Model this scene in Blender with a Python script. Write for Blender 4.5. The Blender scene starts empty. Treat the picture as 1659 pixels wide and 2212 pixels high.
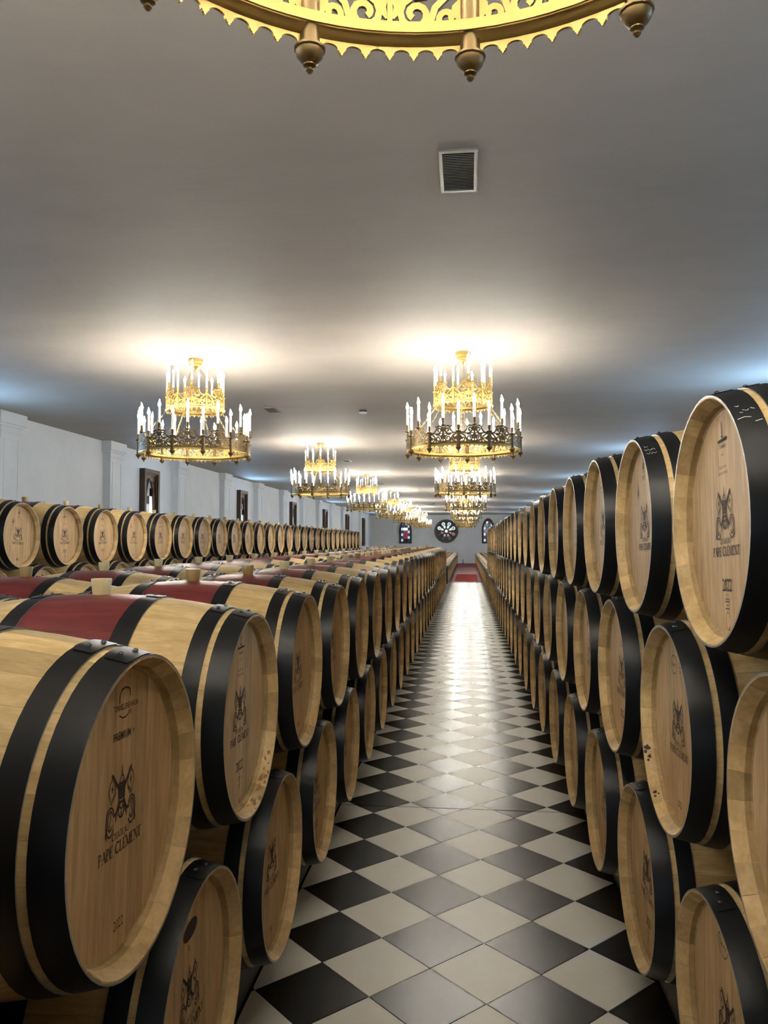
import bpy, math, random
from mathutils import Vector, Matrix
random.seed(7)
PI = math.pi
sc = bpy.context.scene
C = sc.collection

# ------------------------------------------------------------------ camera, light, exposure
CAM_H = 1.6535
cam_d = bpy.data.cameras.new('camera')
cam_d.sensor_fit = 'HORIZONTAL'; cam_d.sensor_width = 36.0
cam_d.lens = 36.0 * 1681.5 / 1659.0
cam_d.clip_start = 0.05; cam_d.clip_end = 200
cam = bpy.data.objects.new('camera', cam_d); C.objects.link(cam)
cam.location = (0, 0, CAM_H)
cam.rotation_euler = (PI / 2 + 0.0379, 0, 0.1061)
sc.camera = cam
sc.view_settings.view_transform = 'Standard'
sc.view_settings.look = 'None'
sc.view_settings.gamma = 1.0
sc.view_settings.use_curve_mapping = False
sc.view_settings.exposure = 0.66
world = bpy.data.worlds.new('world'); sc.world = world
world.use_nodes = True
world.node_tree.nodes['Background'].inputs[0].default_value = (0.55, 0.7, 1.0, 1)
world.node_tree.nodes['Background'].inputs[1].default_value = 0.3
FLAME_POWER = 255.0
DAY_POWER = 25.0
WINDOW_POWER = 34.0

def area(name, loc, rot, sx, sy, power, col):
    l = bpy.data.lights.new(name, 'AREA'); l.shape = 'RECTANGLE'; l.size = sx; l.size_y = sy
    l.energy = power; l.color = col
    o = bpy.data.objects.new(name, l); C.objects.link(o)
    o.location = loc; o.rotation_euler = rot
    return o
ZC = 3.683
XL, XR, YB, YF = -7.3, 4.22, -7.0, 59.36
# cool daylight coming in through the glazed entrance behind the photographer
area('entrance_daylight', (-1.54, YB + 0.15, 1.9), (PI / 2, 0, 0), 6.0, 2.8, DAY_POWER, (0.62, 0.8, 1.0))
# cool daylight entering through the stained glass windows of the two long walls
for k in range(8):
    yw = 17.17 + 7.42 * (k - 2)
    area('window_daylight', (XL + 0.16, yw, 2.95), (0, -PI / 2, 0), 0.7, 0.6, WINDOW_POWER, (0.34, 0.62, 1.0))
    area('window_daylight', (XR - 0.16, yw, 2.95), (0, PI / 2, 0), 0.7, 0.6, WINDOW_POWER, (0.34, 0.62, 1.0))
sc.cycles.max_bounces = 5
sc.cycles.diffuse_bounces = 3
sc.cycles.glossy_bounces = 3
sc.cycles.transmission_bounces = 0
sc.cycles.volume_bounces = 0
sc.cycles.transparent_max_bounces = 2
sc.cycles.use_adaptive_sampling = True
sc.cycles.adaptive_threshold = 0.06
sc.cycles.sample_clamp_indirect = 6.0
sc.cycles.use_light_tree = False
sc.cycles.caustics_reflective = False
sc.cycles.caustics_refractive = False

# ------------------------------------------------------------------ materials
def mat(name):
    m = bpy.data.materials.new(name); m.use_nodes = True
    nt = m.node_tree
    b = nt.nodes['Principled BSDF']
    return m, nt, b
def simple(name, col, rough=0.5, metal=0.0, spec=0.5, emit=None, estr=0.0):
    m, nt, b = mat(name)
    b.inputs['Base Color'].default_value = (*col, 1)
    b.inputs['Roughness'].default_value = rough
    b.inputs['Metallic'].default_value = metal
    b.inputs['Specular IOR Level'].default_value = spec
    if emit:
        b.inputs['Emission Color'].default_value = (*emit, 1)
        b.inputs['Emission Strength'].default_value = estr
    return m
def N(nt, t, **kw):
    n = nt.nodes.new(t)
    for k, v in kw.items(): setattr(n, k, v)
    return n
def ramp(nt, pts):
    r = N(nt, 'ShaderNodeValToRGB')
    e = r.color_ramp.elements
    while len(e) < len(pts): e.new(0.5)
    for q, (p, c) in zip(e, pts):
        q.position = p; q.color = (*c, 1)
    return r
def grain_vec(nt, scale, rnd=True):
    tc = N(nt, 'ShaderNodeTexCoord'); mp = N(nt, 'ShaderNodeMapping')
    mp.inputs['Scale'].default_value = scale
    oi = N(nt, 'ShaderNodeObjectInfo')
    mul = N(nt, 'ShaderNodeMath', operation='MULTIPLY'); mul.inputs[1].default_value = 37.0
    nt.links.new(oi.outputs['Random'], mul.inputs[0])
    add = N(nt, 'ShaderNodeVectorMath', operation='ADD')
    nt.links.new(tc.outputs['Object'], add.inputs[0])
    if rnd: nt.links.new(mul.outputs[0], add.inputs[1])
    nt.links.new(add.outputs[0], mp.inputs['Vector'])
    return mp, oi
def oak(name, scale, dark, light, rough=0.55, fine=1.0):
    m, nt, b = mat(name)
    mp, oi = grain_vec(nt, scale)
    n1 = N(nt, 'ShaderNodeTexNoise'); n1.inputs['Scale'].default_value = 6.0; n1.inputs['Detail'].default_value = 6.0; n1.inputs['Distortion'].default_value = 0.4
    nt.links.new(mp.outputs[0], n1.inputs['Vector'])
    r = ramp(nt, [(0.3, dark), (0.72, light)])
    nt.links.new(n1.outputs['Fac'], r.inputs[0])
    n2 = N(nt, 'ShaderNodeTexNoise'); n2.inputs['Scale'].default_value = 26.0; n2.inputs['Detail'].default_value = 4.0
    nt.links.new(mp.outputs[0], n2.inputs['Vector'])
    at = N(nt, 'ShaderNodeAttribute', attribute_name='tone')
    mr = N(nt, 'ShaderNodeMapRange'); mr.inputs[1].default_value = 0.3; mr.inputs[2].default_value = 0.7
    mr.inputs[3].default_value = 0.88; mr.inputs[4].default_value = 1.06
    nt.links.new(n2.outputs['Fac'], mr.inputs[0])
    # per object brightness
    mo = N(nt, 'ShaderNodeMapRange'); mo.inputs[3].default_value = 0.92; mo.inputs[4].default_value = 1.06
    nt.links.new(oi.outputs['Random'], mo.inputs[0])
    m1 = N(nt, 'ShaderNodeMath', operation='MULTIPLY'); m2 = N(nt, 'ShaderNodeMath', operation='MULTIPLY')
    nt.links.new(mr.outputs[0], m1.inputs[0]); nt.links.new(at.outputs['Fac'], m1.inputs[1])
    nt.links.new(m1.outputs[0], m2.inputs[0]); nt.links.new(mo.outputs[0], m2.inputs[1])
    mx = N(nt, 'ShaderNodeVectorMath', operation='SCALE')
    nt.links.new(r.outputs[0], mx.inputs[0]); nt.links.new(m2.outputs[0], mx.inputs['Scale'])
    nt.links.new(mx.outputs[0], b.inputs['Base Color'])
    b.inputs['Roughness'].default_value = rough
    b.inputs['Specular IOR Level'].default_value = 0.35
    bp = N(nt, 'ShaderNodeBump'); bp.inputs['Strength'].default_value = 0.12; bp.inputs['Distance'].default_value = 0.002
    nt.links.new(n2.outputs['Fac'], bp.inputs['Height']); nt.links.new(bp.outputs[0], b.inputs['Normal'])
    return m
OAK_D, OAK_L = (0.56, 0.37, 0.15), (0.77, 0.56, 0.265)
HEAD_D, HEAD_L = (0.50, 0.30, 0.13), (0.70, 0.47, 0.235)
M_STAVE = oak('oak_stave', (1.2, 7.0, 7.0), OAK_D, OAK_L)
M_CHIME = oak('oak_chime', (5.0, 3.0, 3.0), (0.54, 0.35, 0.14), (0.75, 0.53, 0.245))
M_HEAD = oak('oak_head', (6.0, 9.0, 0.9), HEAD_D, HEAD_L)
def red_stain():
    m, nt, b = mat('wine_red_stain')
    mp, oi = grain_vec(nt, (1.0, 4.0, 4.0))
    n1 = N(nt, 'ShaderNodeTexNoise'); n1.inputs['Scale'].default_value = 5.0; n1.inputs['Detail'].default_value = 5.0
    nt.links.new(mp.outputs[0], n1.inputs['Vector'])
    r = ramp(nt, [(0.3, (0.10, 0.013, 0.014)), (0.7, (0.19, 0.028, 0.026))])
    nt.links.new(n1.outputs['Fac'], r.inputs[0])
    n2 = N(nt, 'ShaderNodeTexNoise'); n2.inputs['Scale'].default_value = 4.2; n2.inputs['Detail'].default_value = 8.0; n2.inputs['Roughness'].default_value = 0.7
    mp2, _ = grain_vec(nt, (1.6, 3.0, 3.0))
    nt.links.new(mp2.outputs[0], n2.inputs['Vector'])
    r2 = ramp(nt, [(0.70, (0, 0, 0)), (0.715, (1, 1, 1))])
    nt.links.new(n2.outputs['Fac'], r2.inputs[0])
    mix = N(nt, 'ShaderNodeMix', data_type='RGBA'); mix.inputs[7].default_value = (0.55, 0.33, 0.16, 1)
    nt.links.new(r2.outputs[0], mix.inputs[0]); nt.links.new(r.outputs[0], mix.inputs[6])
    nt.links.new(mix.outputs[2], b.inputs['Base Color'])
    b.inputs['Roughness'].default_value = 0.38
    b.inputs['Specular IOR Level'].default_value = 0.45
    return m
M_RED = red_stain()
M_HOOP = simple('black_hoop_steel', (0.0055, 0.0058, 0.0065), 0.38, 0.0, 0.32)
M_HOOPEDGE = simple('bare_hoop_edge', (0.34, 0.32, 0.29), 0.4, 0.6)
M_RIVET = simple('rivet_steel', (0.09, 0.09, 0.095), 0.22, 0.85)
M_INK = simple('burnt_brand', (0.028, 0.013, 0.007), 0.7)
M_INKSOFT = simple('faded_brand', (0.12, 0.065, 0.035), 0.7)
M_CHALK = simple('white_chalk', (0.7, 0.7, 0.68), 0.9)
M_BUNG = simple('silicone_bung', (0.62, 0.50, 0.24), 0.4)
M_BUNG2 = simple('amber_bung', (0.30, 0.19, 0.06), 0.4)
M_RIMSTAIN = simple('brown_rim_stain', (0.33, 0.17, 0.06), 0.5)
M_WINE = simple('wine_stain', (0.025, 0.004, 0.008), 0.6)
def plaster(name, col, amount=0.08, scale=1.2, bump=0.15, rough=0.85, stretch=(1, 1, 1)):
    m, nt, b = mat(name)
    tc = N(nt, 'ShaderNodeTexCoord'); mp = N(nt, 'ShaderNodeMapping'); mp.inputs['Scale'].default_value = stretch
    nt.links.new(tc.outputs['Object'], mp.inputs['Vector'])
    n1 = N(nt, 'ShaderNodeTexNoise'); n1.inputs['Scale'].default_value = scale; n1.inputs['Detail'].default_value = 8.0; n1.inputs['Roughness'].default_value = 0.65
    nt.links.new(mp.outputs[0], n1.inputs['Vector'])
    lo = tuple(c * (1 - amount) for c in col); hi = tuple(min(1, c * (1 + amount)) for c in col)
    r = ramp(nt, [(0.35, lo), (0.65, hi)])
    nt.links.new(n1.outputs['Fac'], r.inputs[0]); nt.links.new(r.outputs[0], b.inputs['Base Color'])
    n2 = N(nt, 'ShaderNodeTexNoise'); n2.inputs['Scale'].default_value = scale * 14; n2.inputs['Detail'].default_value = 5.0
    nt.links.new(mp.outputs[0], n2.inputs['Vector'])
    bp = N(nt, 'ShaderNodeBump'); bp.inputs['Strength'].default_value = bump; bp.inputs['Distance'].default_value = 0.01
    nt.links.new(n2.outputs['Fac'], bp.inputs['Height']); nt.links.new(bp.outputs[0], b.inputs['Normal'])
    b.inputs['Roughness'].default_value = rough
    return m
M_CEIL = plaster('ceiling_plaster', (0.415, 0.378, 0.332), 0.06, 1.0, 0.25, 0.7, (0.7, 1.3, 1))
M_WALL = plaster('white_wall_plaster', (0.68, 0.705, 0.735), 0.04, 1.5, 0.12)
M_FARWALL = plaster('far_wall_plaster', (0.58, 0.56, 0.54), 0.07, 0.7, 0.2)
M_GROUND = plaster('side_floor', (0.42, 0.40, 0.37), 0.08, 2.0, 0.05, 0.4)
def tile_mat(name, col, rough, amount, spec=0.5):
    m, nt, b = mat(name)
    tc = N(nt, 'ShaderNodeTexCoord')
    n1 = N(nt, 'ShaderNodeTexNoise'); n1.inputs['Scale'].default_value = 7.0; n1.inputs['Detail'].default_value = 5.0; n1.inputs['Roughness'].default_value = 0.75
    geo = N(nt, 'ShaderNodeNewGeometry')
    nt.links.new(geo.outputs['Position'], n1.inputs['Vector'])
    r = ramp(nt, [(0.3, tuple(c * (1 - amount) for c in col)), (0.7, tuple(c * (1 + amount) for c in col))])
    nt.links.new(n1.outputs['Fac'], r.inputs[0]); nt.links.new(r.outputs[0], b.inputs['Base Color'])
    b.inputs['Roughness'].default_value = rough
    b.inputs['Specular IOR Level'].default_value = spec
    return m
M_TILE_W = tile_mat('cream_tile', (0.85, 0.80, 0.685), 0.36, 0.03, 0.45)
M_TILE_B = tile_mat('black_tile', (0.008, 0.007, 0.006), 0.27, 0.0)
M_GROUT = simple('dark_grout', (0.008, 0.007, 0.006), 0.9, 0, 0.1)
M_REDFLOOR = tile_mat('red_floor', (0.20, 0.035, 0.035), 0.55, 0.15)
M_REDFLOOR.node_tree.nodes['Principled BSDF'].inputs['Specular IOR Level'].default_value = 0.15
M_CARPET = plaster('red_carpet', (0.42, 0.022, 0.022), 0.1, 30.0, 0.4, 0.95)
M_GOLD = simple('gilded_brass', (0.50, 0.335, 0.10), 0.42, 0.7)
M_BRASS_SHADED = simple('shaded_brass', (0.16, 0.105, 0.04), 0.45, 0.7)  # lower ring's gilding, darkened to paint in the shade of its backlit outside
M_GOLD_UP = simple('upper_gilding', (0.40, 0.26, 0.07), 0.45, 0.65)
M_CANDLE = simple('candle_tube', (0.85, 0.82, 0.72), 0.4, 0, 0.4, (1.0, 0.90, 0.70), 0.15)
M_FLAME = simple('lamp_flame', (1, 1, 1), 0.4, 0, 0.2, (1.0, 0.95, 0.84), FLAME_POWER)
M_FLAME_UP = simple('upper_lamp_flame', (1, 1, 1), 0.4, 0, 0.2, (1.0, 0.95, 0.84), FLAME_POWER * 0.13)
M_VENT = simple('vent_aluminium', (0.36, 0.36, 0.34), 0.35, 0.8)
M_VENTDARK = simple('vent_shaft', (0.006, 0.006, 0.006), 0.8)
M_WOODDK = oak('dark_window_wood', (3.0, 3.0, 1.0), (0.035, 0.018, 0.010), (0.075, 0.042, 0.024), 0.5)
M_WOODMD = oak('brown_window_board', (3.0, 3.0, 1.0), (0.10, 0.055, 0.035), (0.17, 0.10, 0.065), 0.55)
M_LEAD = simple('window_lead', (0.012, 0.012, 0.013), 0.6)
M_RAIL = simple('dark_steel_rail', (0.02, 0.02, 0.02), 0.5, 0.5)
M_PLASTIC = simple('white_plastic', (0.7, 0.7, 0.7), 0.4)
M_BLACKPL = simple('black_plastic', (0.01, 0.01, 0.01), 0.4)
def glass(name, col, strength):
    return simple(name, col, 0.15, 0, 0.6, col, strength)
G_DARK = simple('dark_glass', (0.012, 0.012, 0.016), 0.08, 0, 0.6)
G_GREY = glass('grey_glass', (0.20, 0.20, 0.22), 0.45)
G_PALE = glass('pale_glass', (0.45, 0.60, 0.64), 0.5)
G_WHITE = glass('bright_glass', (0.95, 0.97, 1.0), 1.1)
G_ORANGE = glass('orange_glass', (0.95, 0.30, 0.06), 0.9)
G_RED = glass('red_glass', (0.26, 0.015, 0.02), 0.35)
G_BLUE = glass('blue_glass', (0.015, 0.025, 0.10), 0.3)
G_VIOLET = glass('violet_glass', (0.20, 0.14, 0.28), 0.4)
G_TEAL = glass('teal_glass', (0.05, 0.14, 0.14), 0.4)

# ------------------------------------------------------------------ mesh helpers
class MB:
    def __init__(s): s.v = []; s.f = []; s.m = []; s.t = []; s.n = None
    def add(s, verts, faces, mi=0, tone=1.0):
        o = len(s.v); s.v += [tuple(p) for p in verts]
        for f in faces:
            s.f.append(tuple(o + i for i in f)); s.m.append(mi); s.t.append(tone)
    def box(s, x0, x1, y0, y1, z0, z1, mi=0, tone=1.0):
        v = [(x, y, z) for x in (x0, x1) for y in (y0, y1) for z in (z0, z1)]
        s.add(v, [(0, 1, 3, 2), (4, 6, 7, 5), (0, 4, 5, 1), (2, 3, 7, 6), (0, 2, 6, 4), (1, 5, 7, 3)], mi, tone)
    def lathe(s, prof, seg=24, axis='z', c=(0, 0, 0), mi=0, tone=1.0, a0=0.0, a1=2 * PI, mis=None):
        full = abs(a1 - a0 - 2 * PI) < 1e-6
        n = seg if full else seg + 1
        vs = []
        for i in range(n):
            a = a0 + (a1 - a0) * i / seg; ca, sa = math.cos(a), math.sin(a)
            for (r, h) in prof:
                if axis == 'z': vs.append((c[0] + r * ca, c[1] + r * sa, c[2] + h))
                else: vs.append((c[0] + h, c[1] + r * ca, c[2] + r * sa))
        k = len(prof); o = len(s.v); s.v += vs
        for i in range(seg):
            j = (i + 1) % n
            for q in range(k - 1):
                f = (o + i * k + q, o + j * k + q, o + j * k + q + 1, o + i * k + q + 1)
                s.f.append(f if axis == 'z' else f[::-1]); s.m.append(mis[q] if mis else mi); s.t.append(tone if not callable(tone) else tone(i))
    def ribbon(s, pts, w, d, fn, closed=False, mi=0, inner=None):
        """flat strip of width w along 2D pts, thickness d, mapped by fn(u,v,n)"""
        n = len(pts); vs = []
        for i, (u, v) in enumerate(pts):
            a = pts[i - 1] if (i > 0 or closed) else pts[i]
            b = pts[(i + 1) % n] if (i < n - 1 or closed) else pts[i]
            tx, ty = b[0] - a[0], b[1] - a[1]; L = math.hypot(tx, ty) or 1
            nx, ny = -ty / L, tx / L
            ww = (w(i / max(1, n - 1)) if callable(w) else w) / 2
            vs += [fn(u + nx * ww, v + ny * ww, d / 2), fn(u - nx * ww, v - ny * ww, d / 2)]
            if d: vs += [fn(u - nx * ww, v - ny * ww, -d / 2), fn(u + nx * ww, v + ny * ww, -d / 2)]
        k = 4 if d else 2; fs = []
        for i in range(n if closed else n - 1):
            j = (i + 1) % n
            if d:
                for q in range(4): fs.append((i * 4 + q, i * 4 + (q + 1) % 4, j * 4 + (q + 1) % 4, j * 4 + q))
            else: fs.append((i * 2, i * 2 + 1, j * 2 + 1, j * 2))
        if d and not closed: fs += [(3, 2, 1, 0), tuple((n - 1) * 4 + q for q in range(4))]
        o_ = len(s.m); s.add(vs, fs, mi)
        if d and inner is not None:
            for i in range(n if closed else n - 1): s.m[o_ + i * 4 + 2] = inner
    def tube(s, pts, r, seg=6, mi=0):
        n = len(pts); vs = []
        for i, p in enumerate(pts):
            p = Vector(p); a = Vector(pts[max(0, i - 1)]); b = Vector(pts[min(n - 1, i + 1)])
            t = (b - a).normalized(); ref = Vector((0, 0, 1)) if abs(t.z) < 0.9 else Vector((1, 0, 0))
            x = t.cross(ref).normalized(); y = t.cross(x)
            for q in range(seg):
                an = 2 * PI * q / seg; vs.append(tuple(p + (x * math.cos(an) + y * math.sin(an)) * r))
        fs = [(i * seg + q, i * seg + (q + 1) % seg, (i + 1) * seg + (q + 1) % seg, (i + 1) * seg + q) for i in range(n - 1) for q in range(seg)]
        fs += [tuple(range(seg))[::-1], tuple((n - 1) * seg + q for q in range(seg))]
        s.add(vs, fs, mi)
    def mesh(s, name, mats, smooth=False, angle=None):
        me = bpy.data.meshes.new(name); me.from_pydata(s.v, [], s.f)
        for m in (mats if isinstance(mats, (list, tuple)) else [mats]): me.materials.append(m)
        me.polygons.foreach_set('material_index', s.m)
        at = me.attributes.new('tone', 'FLOAT', 'CORNER')
        vals = []
        for p, t in zip(me.polygons, s.t): vals += [t] * p.loop_total
        at.data.foreach_set('value', vals)
        me.polygons.foreach_set('use_smooth', [bool(smooth)] * len(me.polygons))
        if smooth and angle: me.set_sharp_from_angle(angle=angle)
        me.update()
        return me
def obj(name, me, parent=None, loc=(0, 0, 0), rot=(0, 0, 0)):
    o = bpy.data.objects.new(name, me); C.objects.link(o)
    o.parent = parent; o.location = loc; o.rotation_euler = rot
    return o
def empty(name, loc, rot=(0, 0, 0), parent=None):
    o = obj(name, None, parent, loc, rot); o.empty_display_size = 0.1
    return o
def tag(o, label, cat=None, group=None, kind=None):
    if label: o['label'] = label
    if cat: o['category'] = cat
    if group: o['group'] = group
    if kind: o['kind'] = kind
    return o
def struct(name, me, label=None, loc=(0, 0, 0)):
    o = obj(name, me, None, loc); o['kind'] = 'structure'
    if label: o['label'] = label
    return o
def boxmesh(name, x0, x1, y0, y1, z0, z1, m):
    b = MB(); b.box(x0, x1, y0, y1, z0, z1); return b.mesh(name, m)

# ------------------------------------------------------------------ room shell
EDGE_L, EDGE_R = -0.795, 0.70
Y_RED = 31.7
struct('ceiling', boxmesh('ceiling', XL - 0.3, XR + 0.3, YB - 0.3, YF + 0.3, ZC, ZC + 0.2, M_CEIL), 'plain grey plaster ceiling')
wl = struct('wall_left', boxmesh('wall_left', XL - 0.3, XL, YB, YF, -0.1, ZC, M_WALL), 'long white wall with pilasters and windows')
struct('wall_right', boxmesh('wall_right', XR, XR + 0.3, YB, YF, -0.1, ZC, M_WALL), 'white wall behind the tall barrel stack')
struct('wall_far', boxmesh('wall_far', XL - 0.3, XR + 0.3, YF, YF + 0.3, -0.1, ZC, M_FARWALL), 'grey end wall with round window')
struct('wall_back', boxmesh('wall_back', XL - 0.3, XR + 0.3, YB - 0.3, YB, -0.1, ZC, M_WALL), 'entrance wall behind the viewer')
pil_m = boxmesh('pilaster', 0, 0.15, -0.28, 0.28, 0, 3.46, M_WALL)
cb = MB(); cb.box(0, 0.20, -0.36, 0.36, 3.50, ZC); cb.box(0, 0.17, -0.32, 0.32, 3.46, 3.50); cb.box(0, 0.165, -0.295, 0.295, 3.36, 3.385)
cap_m = cb.mesh('capital', M_WALL)
pan = MB()
for a in (-0.2, 0.18): pan.box(0.15, 0.158, a, a + 0.02, 0.3, 3.25)
pan.box(0.15, 0.158, -0.2, 0.2, 3.25, 3.27)
pan_m = pan.mesh('pilaster_panel', M_WALL)
y = 11.55 - 3.725 * 3
k = 0
while y < YF - 0.5:
    p = obj('pilaster', pil_m, wl, (XL, y, 0)); obj('capital', cap_m, p); obj('pilaster_moulding', pan_m, p)
    y += 3.725

# floor: side floors, tiled aisle
fb = MB(); fb.box(XL, EDGE_L - 0.012, YB, YF, -0.1, -0.02); fb.box(EDGE_R + 0.012, XR, YB, YF, -0.1, -0.02)
fb.box(EDGE_L - 0.012, EDGE_R + 0.012, YB, Y_RED, -0.1, -0.006, 1)
fb.box(EDGE_L - 0.012, EDGE_R + 0.012, Y_RED, YF, -0.1, 0.0, 2)
floor = struct('floor', fb.mesh('floor', [M_GROUND, M_GROUT, M_REDFLOOR]), 'black and cream diagonal tiled aisle floor')
TW = 0.3 * math.sqrt(2)
TX, TY = 0.0631, 2.8723
def clip_poly(P, x0, x1, y0, y1):
    def cl(P, ins, inter):
        out = []
        for i in range(len(P)):
            a, b = P[i - 1], P[i]
            if ins(b):
                if not ins(a): out.append(inter(a, b))
                out.append(b)
            elif ins(a): out.append(inter(a, b))
        return out
    def ix(x): return lambda a, b: (x, a[1] + (b[1] - a[1]) * (x - a[0]) / (b[0] - a[0]))
    def iy(y): return lambda a, b: (a[0] + (b[0] - a[0]) * (y - a[1]) / (b[1] - a[1]), y)
    for ins, inter in ((lambda p: p[0] >= x0, ix(x0)), (lambda p: p[0] <= x1, ix(x1)), (lambda p: p[1] >= y0, iy(y0)), (lambda p: p[1] <= y1, iy(y1))):
        if not P: break
        P = cl(P, ins, inter)
    return P
far_tiles = MB()
whole = {}
n_t = 0
Y_T0, Y_TFAR = 1.6, 12.0
for j in range(-20, 160):
    for i in range(-6, 6):
        if (i + j) % 2 == 0: continue            # diamond centres lie where i+j is odd (half-diagonal grid)
        cx, cy = TX + i * TW / 2, TY + j * TW / 2
        g = TW / 2 - 0.0028
        P = clip_poly([(cx + g, cy), (cx, cy + g), (cx - g, cy), (cx, cy - g)], EDGE_L, EDGE_R, -4.0, Y_RED - 0.01)
        if len(P) < 3: continue
        black = (i % 2 == 1)
        if cy < Y_T0 or cy > Y_TFAR:
            far_tiles.add([(x, y, 0.0) for x, y in P], [tuple(range(len(P)))], 0 if black else 1)
        else:
            m = M_TILE_B if black else M_TILE_W
            full = len(P) == 4 and abs(max(p[0] for p in P) - cx - g) < 1e-6 and abs(cx - g - min(p[0] for p in P)) < 1e-6
            key = ('f', black)
            if not full or key not in whole:
                b = MB(); n = len(P); top = [(x - cx, y - cy, 0.0) for x, y in P]; bot = [(x, y, -0.006) for x, y, _ in top]
                b.add(top + bot, [tuple(range(n))] + [(q, q + n, (q + 1) % n + n, (q + 1) % n) for q in range(n)])
                me = b.mesh('tile', m)
                if full: whole[key] = me
            else: me = whole[key]
            obj('tile', me, floor, (cx, cy, 0)); n_t += 1
o = obj('tile_field', far_tiles.mesh('tile_field', [M_TILE_B, M_TILE_W]), floor); o['kind'] = 'stuff'
obj('expansion_joint', boxmesh('expansion_joint', EDGE_L, EDGE_R, 4.905, 4.909, -0.004, 0.0008, M_GROUT), floor)
eb = MB(); eb.box(EDGE_L - 0.012, EDGE_L, YB, YF, -0.05, 0.001)
obj('floor_edge', eb.mesh('floor_edge', M_GROUT), floor)
eb = MB(); eb.box(EDGE_R, EDGE_R + 0.012, YB, YF, -0.05, 0.001)
obj('floor_edge', eb.mesh('floor_edge', M_GROUT), floor)
cm = MB(); cm.box(-0.52, 0.46, 32.7, 39.35, 0.0, 0.012)
tag(obj('carpet', cm.mesh('carpet', M_CARPET)), 'bright red carpet lying on the far end of the aisle', 'carpet')

# ------------------------------------------------------------------ barrels
L, RE, RM = 0.94, 0.287, 0.345
def rad(x): return RM - (RM - RE) * ((x - L / 2) / (L / 2)) ** 2
NS = 28
HOOPS = (('head_hoop', 0.0, 0.055), ('quarter_hoop', 0.071, 0.117), ('bilge_hoop', 0.274, 0.328))
XS = [0.0, 0.03, 0.06, 0.12, 0.2, 0.3, 0.385, 0.47, 0.555, 0.64, 0.74, 0.82, 0.88, 0.91, 0.94]
HEAD_X, HEAD_R = 0.0435, 0.265
def outer_mi(xa, xb): return 1 if (xa >= 0.29 and xb <= 0.65) else 0
def stave_mesh(tone, name):
    """one stave: outer face, bevelled chime and inner face at both ends; local x along the barrel"""
    b = MB(); h = PI / NS - 0.0009; nrm = []
    ang = (-h, 0.0, h)
    for a0, a1 in ((0, 1), (1, 2)):
        for q in range(len(XS) - 1):
            vs = []
            for (x, a) in ((XS[q], ang[a0]), (XS[q + 1], ang[a0]), (XS[q + 1], ang[a1]), (XS[q], ang[a1])):
                r = rad(x); vs.append((x, r * math.sin(a), r * math.cos(a)))
                nrm.append((-0.25 * (x - L / 2) * -1 * 0.0, math.sin(a), math.cos(a)))
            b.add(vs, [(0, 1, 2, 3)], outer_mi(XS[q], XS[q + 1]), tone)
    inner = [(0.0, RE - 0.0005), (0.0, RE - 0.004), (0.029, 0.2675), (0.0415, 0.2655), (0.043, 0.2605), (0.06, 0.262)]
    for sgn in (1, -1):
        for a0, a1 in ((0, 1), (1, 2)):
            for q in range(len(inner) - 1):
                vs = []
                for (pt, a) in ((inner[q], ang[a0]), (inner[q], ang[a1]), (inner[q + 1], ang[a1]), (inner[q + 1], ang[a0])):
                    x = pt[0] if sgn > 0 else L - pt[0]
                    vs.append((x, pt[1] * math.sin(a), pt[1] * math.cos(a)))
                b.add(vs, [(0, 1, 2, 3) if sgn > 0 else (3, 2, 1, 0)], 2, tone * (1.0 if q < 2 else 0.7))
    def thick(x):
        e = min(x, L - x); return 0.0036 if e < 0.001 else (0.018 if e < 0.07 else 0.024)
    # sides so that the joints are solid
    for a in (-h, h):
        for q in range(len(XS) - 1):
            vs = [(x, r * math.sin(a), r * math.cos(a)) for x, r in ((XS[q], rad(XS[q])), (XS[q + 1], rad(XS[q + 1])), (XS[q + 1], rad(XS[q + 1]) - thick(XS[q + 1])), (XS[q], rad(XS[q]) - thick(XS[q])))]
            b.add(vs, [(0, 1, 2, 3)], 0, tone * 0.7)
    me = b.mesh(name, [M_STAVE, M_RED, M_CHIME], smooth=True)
    vn = []
    for v in me.vertices: vn.append(Vector((0, v.co.y, v.co.z)).normalized())
    nor = []
    for p in me.polygons:
        for li in p.loop_indices:
            if p.material_index < 2 and abs(Vector((0, p.center.y, p.center.z)).normalized().dot(p.normal)) > 0.6:
                co = me.vertices[me.loops[li].vertex_index].co
                sl = 2 * (RM - RE) * (co.x - L / 2) / (L / 2) ** 2
                n = Vector((sl, co.y, co.z)); n.y /= math.hypot(co.y, co.z); n.z /= math.hypot(co.y, co.z)
                n.normalize()
                nor.append(n if n.dot(p.normal) > 0 else -n)
            else: nor.append(p.normal.copy())
    me.normals_split_custom_set([tuple(n) for n in nor])
    return me
TONES = [0.80, 0.88, 0.94, 1.0, 1.05, 1.12]
STAVES = [stave_mesh(t, 'stave') for t in TONES]
def body_mesh(seed):
    rs = random.Random(seed); tones = [rs.choice(TONES) for _ in range(NS)]
    b = MB(); seg = NS * 2
    tf = lambda i: tones[(i // 2) % NS]
    b.lathe([(rad(x), x) for x in XS], seg, 'x', tone=tf, mis=[outer_mi(XS[q], XS[q + 1]) for q in range(len(XS) - 1)])
    inner = [(RE, 0.0), (RE - 0.004, 0.0), (0.2675, 0.029), (0.2655, 0.0415), (0.2605, 0.043), (0.262, 0.05)]
    tg = lambda i: 0.7 * tf(i)
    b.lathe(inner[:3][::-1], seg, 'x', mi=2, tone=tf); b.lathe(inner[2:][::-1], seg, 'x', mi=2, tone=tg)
    b.lathe([(r, L - x) for r, x in inner], seg, 'x', mi=2, tone=tf)
    return b.mesh('staves', [M_STAVE, M_RED, M_CHIME], smooth=True, angle=math.radians(25))
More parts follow.
